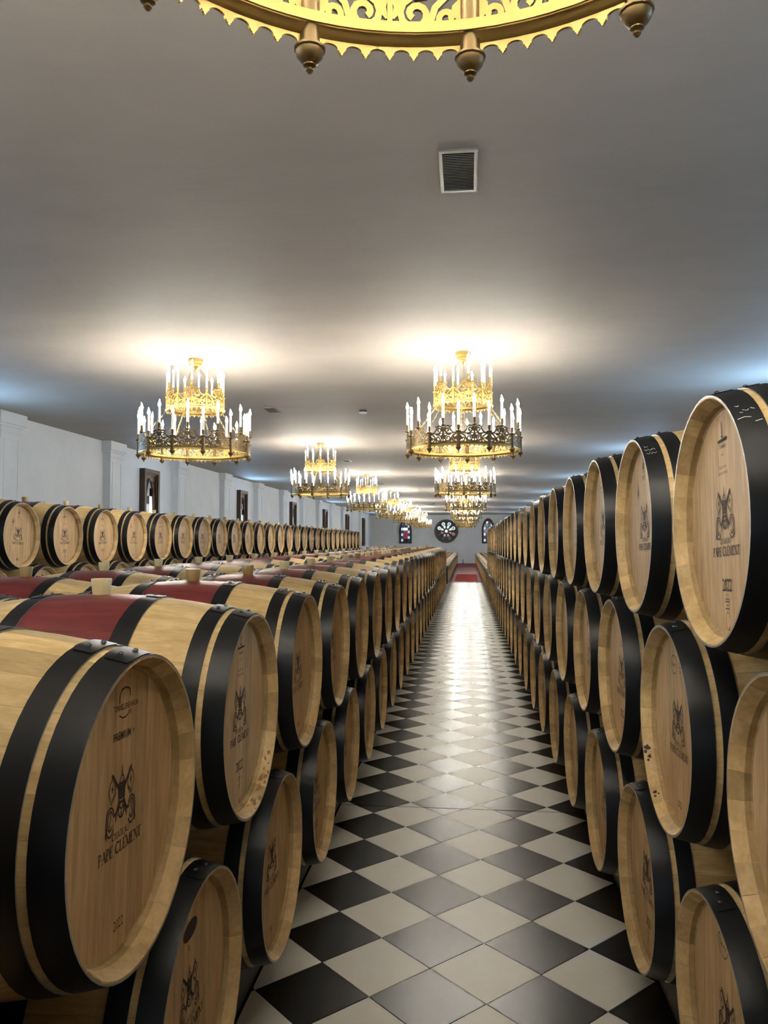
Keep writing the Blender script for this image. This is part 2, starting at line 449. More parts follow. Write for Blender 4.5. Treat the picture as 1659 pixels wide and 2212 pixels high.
BODIES = [body_mesh(s) for s in range(4)]
def hoop_mesh(x0, x1, rivets, name):
    b = MB(); t = 0.0032
    e = 0.0
    p = [(rad(x0) - 0.001, x0 - e), (rad(x0) + t, x0 - e), (rad((x0 + x1) / 2) + t, (x0 + x1) / 2), (rad(x1) + t, x1), (rad(x1) - 0.001, x1)]
    b.lathe(p[1:4], 56, 'x')
    b.lathe(p[:2], 56, 'x', mi=1); b.lathe(p[3:], 56, 'x', mi=1)
    # overlapping seam plate on top
    w = 0.055
    def fn(u, v, n):
        x = x0 + 0.001 + v * (x1 - x0 - 0.002); r = rad(x) + t + 0.0016 + n
        a = u / rad(x); return (x, r * math.sin(a), r * math.cos(a))
    us = [-w + 2 * w * i / 8 for i in range(9)]
    vs = []; fs = []
    for i, u in enumerate(us):
        pinch = 0.0 if 0 < i < 8 else 0.12
        for v in (pinch, 0.5, 1 - pinch): vs.append(fn(u, v, 0))
    for i in range(8):
        for q in range(2): fs.append((i * 3 + q, i * 3 + q + 1, (i + 1) * 3 + q + 1, (i + 1) * 3 + q))
    o = len(vs)
    for i, u in enumerate(us):
        pinch = 0.0 if 0 < i < 8 else 0.12
        for v in (pinch, 1 - pinch): vs.append(fn(u, v, -0.0018))
    for i in range(8):
        fs.append((i * 3, (i + 1) * 3, o + (i + 1) * 2, o + i * 2)); fs.append((i * 3 + 2, o + i * 2 + 1, o + (i + 1) * 2 + 1, (i + 1) * 3 + 2))
    fs.append((0, o, o + 1, 2, 1)); fs.append((24, 25, 26, o + 17, o + 16))
    b.add(vs, fs, 0)
    if rivets:
        for u, v in ((-0.024, 0.42), (0.022, 0.58)):
            c = Vector(fn(u, v, 0)); rivet(b, c, 2)
    return b.mesh(name, [M_HOOP, M_HOOPEDGE, M_RIVET], smooth=True, angle=math.radians(35))
def rivet(b, c, mi, r=0.0062):
    up = Vector((0, c.y, c.z)).normalized(); x = Vector((1, 0, 0)); yv = up.cross(x)
    vs = []; rings = [(1.0, 0.0), (0.85, 0.4), (0.5, 0.68)]
    for (a, h) in rings:
        for q in range(8):
            an = 2 * PI * q / 8; vs.append(tuple(c + (x * math.cos(an) + yv * math.sin(an)) * r * a + up * r * h))
    vs.append(tuple(c + up * r * 0.78))
    fs = [(i * 8 + q, i * 8 + (q + 1) % 8, (i + 1) * 8 + (q + 1) % 8, (i + 1) * 8 + q) for i in range(2) for q in range(8)]
    fs += [(16 + q, 16 + (q + 1) % 8, 24) for q in range(8)]
    b.add(vs, fs, mi)
HM = {n: hoop_mesh(a, b_, False, n) for n, a, b_ in HOOPS}
HMR = {n: hoop_mesh(a, b_, True, n) for n, a, b_ in HOOPS}
rb = MB(); rivet(rb, Vector((0, 0, 0.0001)), 0); RIV = rb.mesh('rivet', M_RIVET, smooth=True)
def rivet_spots(x0, x1):
    out = []
    for u, v in ((-0.024, 0.42), (0.022, 0.58)):
        x = x0 + 0.001 + v * (x1 - x0 - 0.002); r = rad(x) + 0.0048; a = u / rad(x)
        out.append(((x, r * math.sin(a), r * math.cos(a)), a))
    return out
# heads: vertical boards
def board_edges(seed):
    rs = random.Random(seed); e = [-HEAD_R]
    ws = [rs.uniform(0.8, 1.25) for _ in range(7)]; tot = sum(ws)
    for w in ws: e.append(e[-1] + 2 * HEAD_R * w / tot)
    e[-1] = HEAD_R
    return e
def board_poly(u0, u1, n=8):
    pts = []
    for i in range(n + 1):
        u = u0 + (u1 - u0) * i / n; pts.append((u, -math.sqrt(max(0, HEAD_R ** 2 - u * u))))
    for i in range(n + 1):
        u = u1 + (u0 - u1) * i / n; pts.append((u, math.sqrt(max(0, HEAD_R ** 2 - u * u))))
    out = []
    for p in pts:
        if not out or math.hypot(p[0] - out[-1][0], p[1] - out[-1][1]) > 1e-5: out.append(p)
    if math.hypot(out[0][0] - out[-1][0], out[0][1] - out[-1][1]) < 1e-5: out.pop()
    return out
def board_add(b, u0, u1, tone, x=HEAD_X):
    P = board_poly(u0, u1); n = len(P)
    vs = [(x, -u, v) for u, v in P] + [(x + 0.015, -u, v) for u, v in P]
    b.add(vs, [tuple(range(n))[::-1] if False else tuple(range(n))] + [(i, i + n, (i + 1) % n + n, (i + 1) % n) for i in range(n)], 0, tone)
HT = [0.84, 0.92, 1.0, 1.06, 0.96, 1.1]
HEADS = []; BOARDS = []
for s in range(5):
    e = board_edges(s); rs = random.Random(s + 50); b = MB(); bl = []
    for i in range(7):
        t = rs.choice(HT); dx = rs.choice((0, 0.0004, 0.0008))
        board_add(b, e[i] + 0.0003, e[i + 1] - 0.0003, t, HEAD_X + dx)
        c = MB(); board_add(c, e[i] + 0.0003, e[i + 1] - 0.0003, t, HEAD_X + dx); bl.append(c.mesh('head_board', M_HEAD))
    HEADS.append(b.mesh('head', M_HEAD)); BOARDS.append(bl)
def disc(b, r, x, seg=40, mi=0):
    b.add([(x, r * math.cos(2 * PI * i / seg), r * math.sin(2 * PI * i / seg)) for i in range(seg)], [tuple(range(seg))], mi, 0.9)
bb = MB(); disc(bb, HEAD_R, L - HEAD_X); BACKHEAD = bb.mesh('back_head', M_HEAD)
bg = MB(); bg.lathe([(0.0, -0.004), (0.024, -0.004), (0.030, 0.044), (0.0285, 0.047), (0.0, 0.047)], 16)
BUNG = [bg.mesh('bung', m, smooth=True, angle=0.6) for m in (M_BUNG, M_BUNG2)]

# ---- brand marks
def PR(u, v, n): return (HEAD_X - 0.0009, -u, v)
SER = {}
def serif_letters():
    T, t, s = 0.13, 0.055, 0.10
    def st(x, y0=0, y1=1, w=T): return ([(x, y0), (x, y1)], w)
    def ser(x, y, w=0.30): return ([(x - w / 2, y), (x + w / 2, y)], 0.05)
    def arc(cx, cy, rx, ry, a0, a1, n=12): return [(cx + rx * math.cos(math.radians(a0 + (a1 - a0) * i / n)), cy + ry * math.sin(math.radians(a0 + (a1 - a0) * i / n))) for i in range(n + 1)]
    e, f = 0.025, 0.975
    SER['P'] = (0.62, [st(0.16), ser(0.16, e), ser(0.13, f, 0.24), (([(0.16, 0.95)] + arc(0.28, 0.72, 0.24, 0.23, 90, -90) + [(0.16, 0.49)]), 0.08)])
    SER['A'] = (0.80, [([(0.08, 0), (0.38, 1)], t), ([(0.38, 1), (0.70, 0)], T), ser(0.08, e, 0.24), ser(0.70, e, 0.28), ([(0.20, 0.36), (0.58, 0.36)], t)])
    SER['E'] = (0.62, [st(0.16), ser(0.16, e), ([(0.08, f), (0.52, f)], t), ([(0.08, e), (0.56, e)], t), ([(0.16, 0.52), (0.46, 0.52)], t), ([(0.52, 1), (0.52, 0.84)], t), ([(0.56, 0), (0.56, 0.18)], t)])
    SER['C'] = (0.82, [(arc(0.46, 0.5, 0.37, 0.47, 40, 320, 18), lambda q: 0.06 + 0.08 * math.sin(PI * q)), ([(0.745, 0.98), (0.745, 0.76)], t)])
    SER['L'] = (0.60, [st(0.16), ser(0.16, f), ser(0.16, e), ([(0.08, e), (0.54, e)], t), ([(0.54, 0), (0.54, 0.2)], t)])
    SER['M'] = (1.0, [st(0.14, w=t), ([(0.16, 1), (0.49, 0.05)], T), ([(0.49, 0.05), (0.84, 1)], t), st(0.86), ser(0.14, e, 0.24), ser(0.86, e, 0.28), ser(0.12, f, 0.2), ser(0.88, f, 0.22)])
    SER['N'] = (0.86, [st(0.14, w=t), ([(0.15, 1), (0.70, 0)], T), st(0.71, w=t), ser(0.14, e, 0.24), ser(0.10, f, 0.22), ser(0.71, f, 0.24)])
    SER['T'] = (0.70, [st(0.35), ser(0.35, e), ([(0.04, f), (0.66, f)], t), ([(0.05, 1), (0.05, 0.82)], t), ([(0.65, 1), (0.65, 0.82)], t)])
    SER['H'] = (0.84, [st(0.16), st(0.68), ser(0.16, e), ser(0.16, f), ser(0.68, e), ser(0.68, f), ([(0.16, 0.52), (0.68, 0.52)], t)])
    SER['U'] = (0.82, [([(0.16, 1), (0.16, 0.35)] + arc(0.42, 0.33, 0.26, 0.31, 180, 360) + [(0.68, 1)], 0.09), ser(0.16, f), ser(0.68, f, 0.24)])
    SER['É'] = (0.62, SER['E'][1] + [([(0.28, 1.08), (0.46, 1.24)], 0.07)])
    SER['Â'] = (0.80, SER['A'][1] + [([(0.24, 1.08), (0.38, 1.2), (0.52, 1.08)], 0.05)])
    SER[' '] = (0.42, [])
serif_letters()
def serif_text(b, txt, cu, base, width, height, mi=0):
    tot = sum(SER[c][0] for c in txt); sx = width / tot; u = cu - width / 2
    for c in txt:
        w, strokes = SER[c]
        for pts, wd in strokes:
            ww = (lambda q, wd=wd: wd(q) * (sx + height) * 0.62) if callable(wd) else wd * (sx + height) * 0.62
            b.ribbon([(u + x * sx, base + yv * height) for x, yv in pts], ww, 0, PR, mi=mi)
        u += w * sx
def sans(b, txt, cu, base, width, height, mi=0, bold=0.0):
    cu_ = bpy.data.curves.new('txt', 'FONT'); cu_.body = txt; cu_.resolution_u = 2; cu_.offset = bold
    o = bpy.data.objects.new('txt', cu_); me = bpy.data.meshes.new_from_object(o)
    xs = [v.co.x for v in me.vertices]; ys = [v.co.y for v in me.vertices]
    x0, x1, y0, y1 = min(xs), max(xs), min(ys), max(ys)
    vs = [PR(cu - width / 2 + (v.co.x - x0) / (x1 - x0) * width, base + (v.co.y - y0) / (y1 - y0) * height, 0) for v in me.vertices]
    b.add(vs, [tuple(p.vertices) for p in me.polygons], mi)
    bpy.data.objects.remove(o); bpy.data.meshes.remove(me); bpy.data.curves.remove(cu_)
def arc2(cx, cy, rx, ry, a0, a1, n=14): return [(cx + rx * math.cos(math.radians(a0 + (a1 - a0) * i / n)), cy + ry * math.sin(math.radians(a0 + (a1 - a0) * i / n))) for i in range(n + 1)]
def crest(b):
    R = lambda p, w, c=False: b.ribbon(p, (lambda q: w(q) * 1.2) if callable(w) else w * 1.25, 0, PR, closed=c)
    # tiara: spike, dome, three banded crowns
    R([(0, 0.082), (0, 0.060)], lambda q: 0.0012 + 0.004 * q)
    R(arc2(0, 0.046, 0.0105, 0.016, 0, 180), 0.0022)
    R(arc2(0, 0.046, 0.006, 0.011, 10, 170, 8), 0.0012)
    for v, w in ((0.047, 0.0125), (0.0405, 0.0135), (0.034, 0.0135), (0.0275, 0.0130), (0.021, 0.0125)):
        R([(-w, v + 0.0012), (0, v - 0.0012), (w, v + 0.0012)], 0.0042)
    R([(-0.0125, 0.049), (-0.0135, 0.034), (-0.0115, 0.017)], 0.003); R([(0.0125, 0.049), (0.0135, 0.034), (0.0115, 0.017)], 0.003)
    R([(-0.012, 0.0145), (0, 0.0115), (0.012, 0.0145)], 0.003)
    for q in (-0.007, 0, 0.007): R([(q, 0.048), (q, 0.018)], 0.0016)
    for s in (-1, 1):
        R([(s * 0.010, 0.036), (s * 0.042, 0.071)], 0.0052)                      # key shafts
        R([(s * 0.0385, 0.0665), (s * 0.0505, 0.056), (s * 0.054, 0.040), (s * 0.043, 0.0165), (s * 0.027, 0.032), (s * 0.0265, 0.046), (s * 0.0335, 0.0615)], 0.0023)   # bits
        R([(s * 0.030, 0.0335), (s * 0.0435, 0.0215)], 0.0016); R([(s * 0.036, 0.043), (s * 0.044, 0.046)], 0.0024); R([(s * 0.040, 0.038), (s * 0.0405, 0.051)], 0.0024)
        R([(s * 0.009, 0.016), (s * 0.017, 0.001), (s * 0.026, -0.006), (s * 0.034, -0.006)], lambda q: 0.006 - 0.002 * q)    # lappets
        R([(s * 0.019, 0.004), (s * 0.019, -0.010), (s * 0.0235, -0.0205), (s * 0.024, -0.006)], 0.0026)
        R([(s * (0.046 + 0.0165 * math.cos(a)), -0.014 + 0.0265 * math.sin(a)) for a in [math.radians(160 - 18 * i) for i in range(18)]], 0.0028)   # scrolls
        R([(s * (0.046 + 0.010 * math.cos(a)), -0.012 + 0.018 * math.sin(a)) for a in [math.radians(150 - 20 * i) for i in range(16)]], 0.0022)
        R([(s * 0.047, 0.004), (s * 0.044, -0.008), (s * 0.050, -0.018), (s * 0.044, -0.029)], 0.0022)
        R([(s * 0.058, -0.022), (s * 0.064, -0.034), (s * 0.060, -0.040)], 0.0036)
    R(arc2(0, -0.002, 0.0125, 0.0145, 0, 360, 18), 0.003)
    R([(-0.009, 0.004), (0, -0.001), (0.009, 0.004)], 0.003); R([(0, -0.004), (0, -0.014)], 0.0022)
def common(b, year_v, yh=0.022, yw=0.038):
    crest(b)
    serif_text(b, 'CHÂTEAU', 0.0, -0.052, 0.074, 0.0125)
    serif_text(b, 'PAPE CLÉMENT', 0.002, -0.080, 0.185, 0.0215)
    sans(b, '2022', 0.001, year_v, yw, yh, bold=0.004)
def small_block(b, v):
    sans(b, 'BORDEAUX', 0.001, v - 0.012, 0.024, 0.0045, 1)
    for q, w in ((0.020, 0.022), (0.026, 0.026), (0.034, 0.010), (0.042, 0.028)): b.ribbon([(-w / 2, v - q), (w / 2, v - q)], 0.0028, 0, PR, mi=1)
    b.ribbon(arc2(0.001, v - 0.070, 0.014, 0.021, 20, 340, 20), 0.0018, 0, PR, mi=1)
    b.ribbon([(0.006, v - 0.088), (0.012, v - 0.082), (0.008, v - 0.095)], 0.005, 0, PR, mi=1)
def brand(kind):
    b = MB()
    if kind == 0:
        common(b, -0.222, 0.019, 0.040)
        b.ribbon([(-0.020, 0.198), (-0.019, 0.215), (-0.010, 0.224), (0.006, 0.227), (0.024, 0.222), (0.027, 0.214), (0.027, 0.207)], 0.0026, 0, PR)
        sans(b, 'TONNELLERIE BARON', 0.010, 0.185, 0.108, 0.0115, bold=0.006)
        b.ribbon([(-0.020, 0.176), (-0.006, 0.170), (0.008, 0.170), (0.018, 0.174)], 0.0026, 0, PR)
        sans(b, '1875', 0.027, 0.172, 0.016, 0.009)
        sans(b, 'PREMIUM +', 0.004, 0.130, 0.092, 0.0155, bold=0.008)
    elif kind == 1:
        common(b, -0.162, 0.029, 0.064)
        b.ribbon([(-0.006, 0.235), (-0.003, 0.226), (-0.004, 0.212), (-0.001, 0.200)], 0.0024, 0, PR)
        b.ribbon([(0.004, 0.236), (0.002, 0.225), (0.004, 0.212), (0.000, 0.200)], 0.0024, 0, PR)
        b.ribbon([(-0.006, 0.199), (0.006, 0.199)], 0.004, 0, PR)
        b.ribbon([(-0.032, 0.190), (0.032, 0.193)], 0.0062, 0, PR, mi=0)
        sans(b, 'Tonnellerie', 0.0, 0.172, 0.046, 0.011)
        sans(b, 'FRANCE', 0.0, 0.154, 0.018, 0.005)
        sans(b, 'SELECTION', -0.002, 0.124, 0.046, 0.0065)
        sans(b, 'CHAUFFE MOYENNE', -0.002, 0.110, 0.064, 0.0065)
        small_block(b, -0.160)
    elif kind == 2:
        common(b, -0.222, 0.019, 0.040)
        b.ribbon(arc2(-0.030, 0.175, 0.034, 0.026, 0, 360, 28), 0.0022, 0, PR)
        sans(b, 'Saury', -0.030, 0.166, 0.046, 0.017)
        for q in (0, 1, 2): sans(b, ('FT', 'M+', 'SF')[q], 0.034, 0.181 - 0.012 * q, 0.018, 0.008)
    elif kind == 3:
        common(b, -0.222, 0.019, 0.040)
        for s in (-1, 1): b.ribbon([(s * 0.010, 0.196), (s * 0.008, 0.222), (s * 0.004, 0.238)], 0.0022, 0, PR)
        b.ribbon([(0, 0.198), (0, 0.214)], 0.010, 0, PR); b.ribbon([(-0.013, 0.196), (0.013, 0.196)], 0.004, 0, PR)
        b.ribbon([(0.022, 0.205), (0.022, 0.214)], 0.006, 0, PR)
        sans(b, 'MERCIER', 0, 0.186, 0.026, 0.006); b.ribbon([(-0.014, 0.183), (0.014, 0.183)], 0.0014, 0, PR)
        sans(b, 'OMEGA', 0, 0.156, 0.044, 0.016, 1)
        sans(b, 'FRANCE', 0.0, 0.136, 0.016, 0.005, 1)
        b.ribbon([(-0.098, 0.160), (-0.072, 0.160), (-0.072, 0.080), (-0.098, 0.080)], 0.0014, 0, PR, closed=True)
        b.ribbon(arc2(-0.085, 0.132, 0.009, 0.020, 60, -200, 14), lambda q: 0.002 + 0.006 * math.sin(PI * q), 0, PR)
        sans(b, 'PEFC', -0.085, 0.098, 0.018, 0.009)
    else:
        common(b, -0.222, 0.019, 0.040)
        e = arc2(0.008, 0.160, 0.047, 0.0215, 0, 360, 26)[:-1]
        b.add([PR(u, v, 0) for u, v in e], [tuple(range(len(e)))])
        sans(b, 'R', 0.0, 0.112, 0.011, 0.016)
    return b.mesh('brand_print', [M_INK, M_INKSOFT])
BRANDS = [brand(k) for k in range(5)]
def far_brand():
    b = MB(); crest(b)
    b.ribbon([(-0.036, -0.046), (0.036, -0.046)], 0.010, 0, PR, mi=1)
    serif_text(b, 'PAPE CLÉMENT', 0.002, -0.080, 0.185, 0.0215)
    sans(b, '2022', 0.001, -0.222, 0.040, 0.022, bold=0.006)
    b.ribbon([(0, 0.20), (0, 0.235)], 0.008, 0, PR); b.ribbon([(-0.03, 0.190), (0.03, 0.190)], 0.006, 0, PR); b.ribbon([(-0.03, 0.13), (0.03, 0.13)], 0.005, 0, PR, mi=1)
    return b.mesh('brand_print', [M_INK, M_INKSOFT])
FARBRAND = far_brand()

ORD = ['', 'first', 'second', 'third', 'fourth', 'fifth', 'sixth', 'seventh', 'eighth', 'ninth', 'tenth', 'eleventh', 'twelfth', 'thirteenth', 'fourteenth', 'fifteenth', 'sixteenth', 'seventeenth', 'eighteenth', 'nineteenth']
def ordinal(n):
    if n < 20: return ORD[n]
    t = {2: 'twent', 3: 'thirt', 4: 'fort', 5: 'fift'}[n // 10]
    return t + 'ieth' if n % 10 == 0 else t + 'y-' + ORD[n % 10]
def barrel(x, y, c, side, label, group, detail, kind=None, bung=True, hoops=3, roll=None, red_only=False):
    """side +1: head faces -x (stands right of an aisle); -1: head faces +x"""
    rs = random.Random(int(y * 1000) + int(x * 77) + int(c * 9999))
    root = empty('wine_barrel', (x, y, c - RM), (0, 0, 0 if side > 0 else PI))
    tag(root, label, 'barrel', group)
    A = (0, 0, RM)
    tilt = rs.uniform(-0.06, 0.06) if roll is None else roll
    if detail >= 2:
        off = rs.uniform(0, 2 * PI / NS)
        for i in range(NS):
            obj('stave', rs.choice(STAVES), root, A, (off + 2 * PI * i / NS, 0, 0))
        hv = rs.randrange(5)
        hd = empty('head', A, (tilt, 0, 0), root)
        for me in BOARDS[hv]: obj('head_board', me, hd)
    else:
        obj('staves', rs.choice(BODIES), root, A, (rs.uniform(0, 6.28), 0, 0))
        obj('head', rs.choice(HEADS), root, A, (tilt, 0, 0))
    if detail >= 1 and kind is None: kind = rs.choice((1, 1, 2, 3, 0))
    obj('brand_print', BRANDS[kind] if kind is not None and detail >= 1 else FARBRAND, root, A, (tilt, 0, 0))
    obj('back_head', BACKHEAD, root, A)
    n = 0
    for end in (0, 1):
        for (hn, x0, x1) in HOOPS[:hoops if end == 0 else 3]:
            ra = rs.uniform(-0.10, 0.10) + (0.0 if side > 0 else 0.0)
            h = obj(hn, (HM if detail >= 2 and end == 0 else HMR)[hn], root, A if end == 0 else (L, 0, RM), (ra, 0, 0) if end == 0 else (-ra, 0, PI))
            if detail >= 2 and end == 0:
                for (p, a) in rivet_spots(x0, x1): obj('rivet', RIV, h, p, (-a, 0, 0))
    if bung: obj('bung', BUNG[0] if rs.random() < 0.72 else BUNG[1], root, (L / 2, 0, RM + RM - 0.001))
    return root

XR_F, XL_F = 0.5531, -0.6159
PR_, PL_ = 0.8097, 0.7832
# right stack, three rows
CT, CM, CB = 1.7059, 1.1257, 0.5264
fix_T = {1: -0.0055, 3: 0.0145, 4: 0.005}
fix_M = {1: -0.003, 2: 0.010}
fix_B = {2: 0.008}
kT = {1: 1, 2: 3, 3: 2, 4: 1}
nT = nM = nB = 0
for i in range(1, 26):
    y = 1.8822 + PR_ * (i - 1) + {2: 0.012}.get(i, 0); d = 2 if y < 5.6 else (1 if y < 9 else 0)
    lab = {1: 'nearest barrel in the top row of the tall right stack, chalk marks on its hoop', 2: 'second barrel of the right stack top row, white chalk letters on its black hoop'}.get(i, f'oak barrel in the right stack top row, {ordinal(i)} from the camera')
    barrel(XR_F, y, CT + fix_T.get(i, 0), 1, lab, 'barrels in the tall right stack', d, kT.get(i), bung=False)
for i in range(0, 26):
    y = 2.2843 + PR_ * (i - 1) + {1: 0.03, 2: 0.035}.get(i, 0); d = 2 if y < 5.6 else (1 if y < 9 else 0)
    lab = {0: 'barrel cut off by the right picture edge in the right stack middle row', 1: 'right stack middle row barrel with wine splashes on its rim and an oval brand'}.get(i, f'oak barrel in the right stack middle row, {ordinal(i + 1)} from the camera')
    barrel(XR_F, y, CM + fix_M.get(i, 0), 1, lab, 'barrels in the tall right stack', d, {1: 2, 2: 1, 3: 3, 0: 0}.get(i), bung=False)
for i in range(1, 27):
    y = 1.9203 + PR_ * (i - 1); d = 2 if y < 5.6 else (1 if y < 9 else 0)
    lab = f'oak barrel in the right stack bottom row, {ordinal(i)} from the camera'
    barrel(XR_F, y, CB + fix_B.get(i, 0), 1, lab, 'barrels in the tall right stack', d, {1: 2, 2: 1}.get(i), bung=False)
# left stack, two rows along the aisle
LM, LB = 1.1452, 0.57
fix_LM = {2: 0.007, 3: 0.008}
for i in range(1, 30):
    y = 1.4456 + PL_ * (i - 1); d = 2 if y < 5.4 else (1 if y < 9 else 0)
    lab = {1: 'large nearest oak barrel in the left foreground, its head stamped PREMIUM', 2: 'left stack upper row barrel behind the foreground one, water stain at its rim'}.get(i, f'upper row barrel of the left aisle stack, {ordinal(i)} from the camera')
    barrel(XL_F, y, LM + fix_LM.get(i, 0), -1, lab, 'barrels in the left aisle stack', d, {1: 0, 2: 1, 3: 2}.get(i), bung=True)
for i in range(1, 29):
    y = 1.8294 + PL_ * (i - 1); d = 2 if y < 5.0 else (1 if y < 9 else 0)
    lab = {1: 'left stack lower row barrel with a dark oval on its head, nearest the camera'}.get(i, f'lower row barrel of the left aisle stack, {ordinal(i)} from the camera')
    barrel(XL_F, y, LB, -1, lab, 'barrels in the left aisle stack', d, {1: 4, 2: 3, 3: 1}.get(i), bung=False)
# the rows go on beside the camera
for q in range(0, -2, -1):
    for (xx, yy, cc, sd, nm, gr) in ((XR_F, 1.8822 + PR_ * (q - 1), CT, 1, 'top row of the right stack', 'barrels in the tall right stack'), (XR_F, 2.2843 + PR_ * (q - 2), CM, 1, 'middle row of the right stack', 'barrels in the tall right stack'), (XR_F, 1.9203 + PR_ * (q - 1), CB, 1, 'bottom row of the right stack', 'barrels in the tall right stack'),
                                     (XL_F, 1.4456 + PL_ * (q - 1), LM, -1, 'upper row of the left aisle stack', 'barrels in the left aisle stack'), (XL_F, 1.8294 + PL_ * (q - 1), LB, -1, 'lower row of the left aisle stack', 'barrels in the left aisle stack')):
        barrel(xx, yy, cc, sd, ('barrel' if q == 0 else 'second barrel') + f' beside the camera in the {nm}', gr, 0, None, bung=False)
# second line of the left block, back to back with the first
for i in range(1, 28):
    y = 2.66 + PL_ * (i - 1)
    barrel(XL_F - L - 0.02 - L, y, LM, 1, f'red-banded barrel lying behind the left aisle stack, {ordinal(i)} from the camera', 'barrels in the second line of the left block', 0, bung=True)
# stack along the left wall side: top and middle row in view
XF_ = -3.93
for i in range(0, 29):
    y = 6.548 + 0.809 * (i - 1); d = 1 if y < 12 else 0
    barrel(XF_, y, 1.708, -1, f'barrel in the top row beside the left wall, {ordinal(i + 1)} from the left edge', 'barrels in the stack beside the left wall', d, None, bung=True)
for i in range(0, 29):
    y = 6.548 + 0.809 * (i - 0.5)
    barrel(XF_, y, 1.128, -1, f'half-hidden barrel under the top row beside the left wall, {ordinal(i + 1)} from the left edge', 'barrels in the stack beside the left wall', 0, None, bung=False)
# single rows at the far end of the aisle
for i in range(1, 37):
    barrel(XL_F, 24.6 + 0.8 * i, LB, -1, f'far single-row barrel left of the red carpet, {ordinal(i)} after the stack', 'far single-row barrels left of the carpet', 0, None, bung=True)
for i in range(1, 40):
    barrel(XR_F, 22.4 + 0.82 * i, CB, 1, f'far single-row barrel right of the red carpet, {ordinal(i)} after the stack', 'far single-row barrels right of the carpet', 0, None, bung=True)
# chalk marks on two hoops and wine splashes on one rim
roots = {o['label']: o for o in bpy.data.objects if o.parent is None and o.name.startswith('wine_barrel')}
def chalk(root, a_c, marks, x0, name='chalk_mark'):
    def fn(u, v, n):
        x = x0 + v; r = rad(x) + 0.0045; a = a_c - u / r
        return (x, r * math.sin(a), r * math.cos(a))
    b = MB()
    for pts in marks: b.ribbon(pts, 0.0022, 0, fn)
    obj(name, b.mesh(name, M_CHALK), root, (0, 0, RM))
r1 = [o for k, o in roots.items() if k.startswith('nearest barrel in the top')][0]
r2 = [o for k, o in roots.items() if k.startswith('second barrel of the right stack top')][0]
chalk(r1, -0.62, [[(0.0, 0.012), (0.004, 0.016), (0.001, 0.02)], [(0.02, 0.022), (0.026, 0.03), (0.021, 0.034)], [(0.018, 0.038), (0.024, 0.045)], [(0.05, 0.006), (0.046, 0.02), (0.05, 0.032)], [(0.066, 0.036), (0.064, 0.05)], [(0.028, 0.015), (0.03, 0.021)]], 0.0)
chalk(r2, -0.55, [[(0.0, 0.010), (0.01, 0.014), (0.004, 0.02)], [(0.022, 0.008), (0.03, 0.012), (0.022, 0.018), (0.032, 0.022), (0.024, 0.03)], [(0.030, 0.028), (0.022, 0.034), (0.032, 0.038)], [(0.044, 0.010), (0.05, 0.016), (0.042, 0.022)], [(0.052, 0.024), (0.044, 0.028), (0.052, 0.034), (0.046, 0.04)]], 0.0)
rm1 = [o for k, o in roots.items() if k.startswith('right stack middle row barrel with wine')][0]
sp = MB()
for (a, x, s) in ((2.02, 0.012, 0.009), (2.06, 0.006, 0.006), (2.12, 0.014, 0.006), (2.16, 0.010, 0.004), (2.55, 0.012, 0.006), (2.60, 0.010, 0.004), (2.58, 0.020, 0.003)):
    n = 9; rs = random.Random(int(a * 100)); pts = []
    for q in range(n):
        an = 2 * PI * q / n; rr = s * rs.uniform(0.6, 1.25)
        xx = min(0.0255, max(0.001, x + rr * math.cos(an))); r = RE - 0.0046 - (RE - 0.004 - 0.2675) * xx / 0.029; aa = a + rr * math.sin(an) / r
        pts.append((xx, r * math.sin(-aa) * -1, r * math.cos(aa)))
    sp.add(pts, [tuple(range(n))])
obj('wine_splash', sp.mesh('wine_splash', M_WINE), rm1, (0, 0, RM))

rl2 = [o for k, o in roots.items() if k.startswith('left stack upper row barrel behind')][0]
st = MB()
for q in range(26):
    rs = random.Random(q + 300); a = -PI + rs.uniform(0.05, 0.95); x = rs.uniform(0.002, 0.024); sz = rs.uniform(0.002, 0.0075); n = 9; pts = []
    for w in range(n):
        an = 2 * PI * w / n; rr = sz * rs.uniform(0.5, 1.4)
        xx = min(0.0255, max(0.001, x + rr * math.cos(an))); r = RE - 0.0046 - (RE - 0.004 - 0.2675) * xx / 0.029; aa = a + rr * 1.8 * math.sin(an) / r
        pts.append((xx, r * math.sin(aa), r * math.cos(aa)))
    st.add(pts, [tuple(range(n))])
obj('rim_stain', st.mesh('rim_stain', M_RIMSTAIN), rl2, (0, 0, RM))
# rails under the bottom rows
def rail(x, y0, y1, top, label):
    b = MB(); b.box(-0.03, 0.03, 0, y1 - y0, -top - 0.02 + 0.02, 0)
    b.box(-0.045, 0.045, 0, y1 - y0, -0.012, 0); b.box(-0.045, 0.045, 0, y1 - y0, -top, -top + 0.012)
    o = obj('barrel_rail', b.mesh('barrel_rail', M_RAIL), None, (x, y0, top - 0.02))
    tag(o, label, 'rail')
ro = 0.40
rail(XR_F + ro, -0.2, 54.8, CB - RM - 0.001 + 0.02 - 0.0, 'dark steel rail under the right bottom row, on the aisle side')
rail(XR_F + L - ro, -0.2, 54.8, CB - RM - 0.001 + 0.02 - 0.0, 'dark steel rail under the right bottom row, on the wall side')
rail(XL_F - ro, -0.2, 54.0, LB - RM - 0.001 + 0.02, 'dark steel rail under the left bottom row, on the aisle side')
rail(XL_F - L + ro, -0.2, 54.0, LB - RM - 0.001 + 0.02, 'dark steel rail under the left bottom row, on the far side')

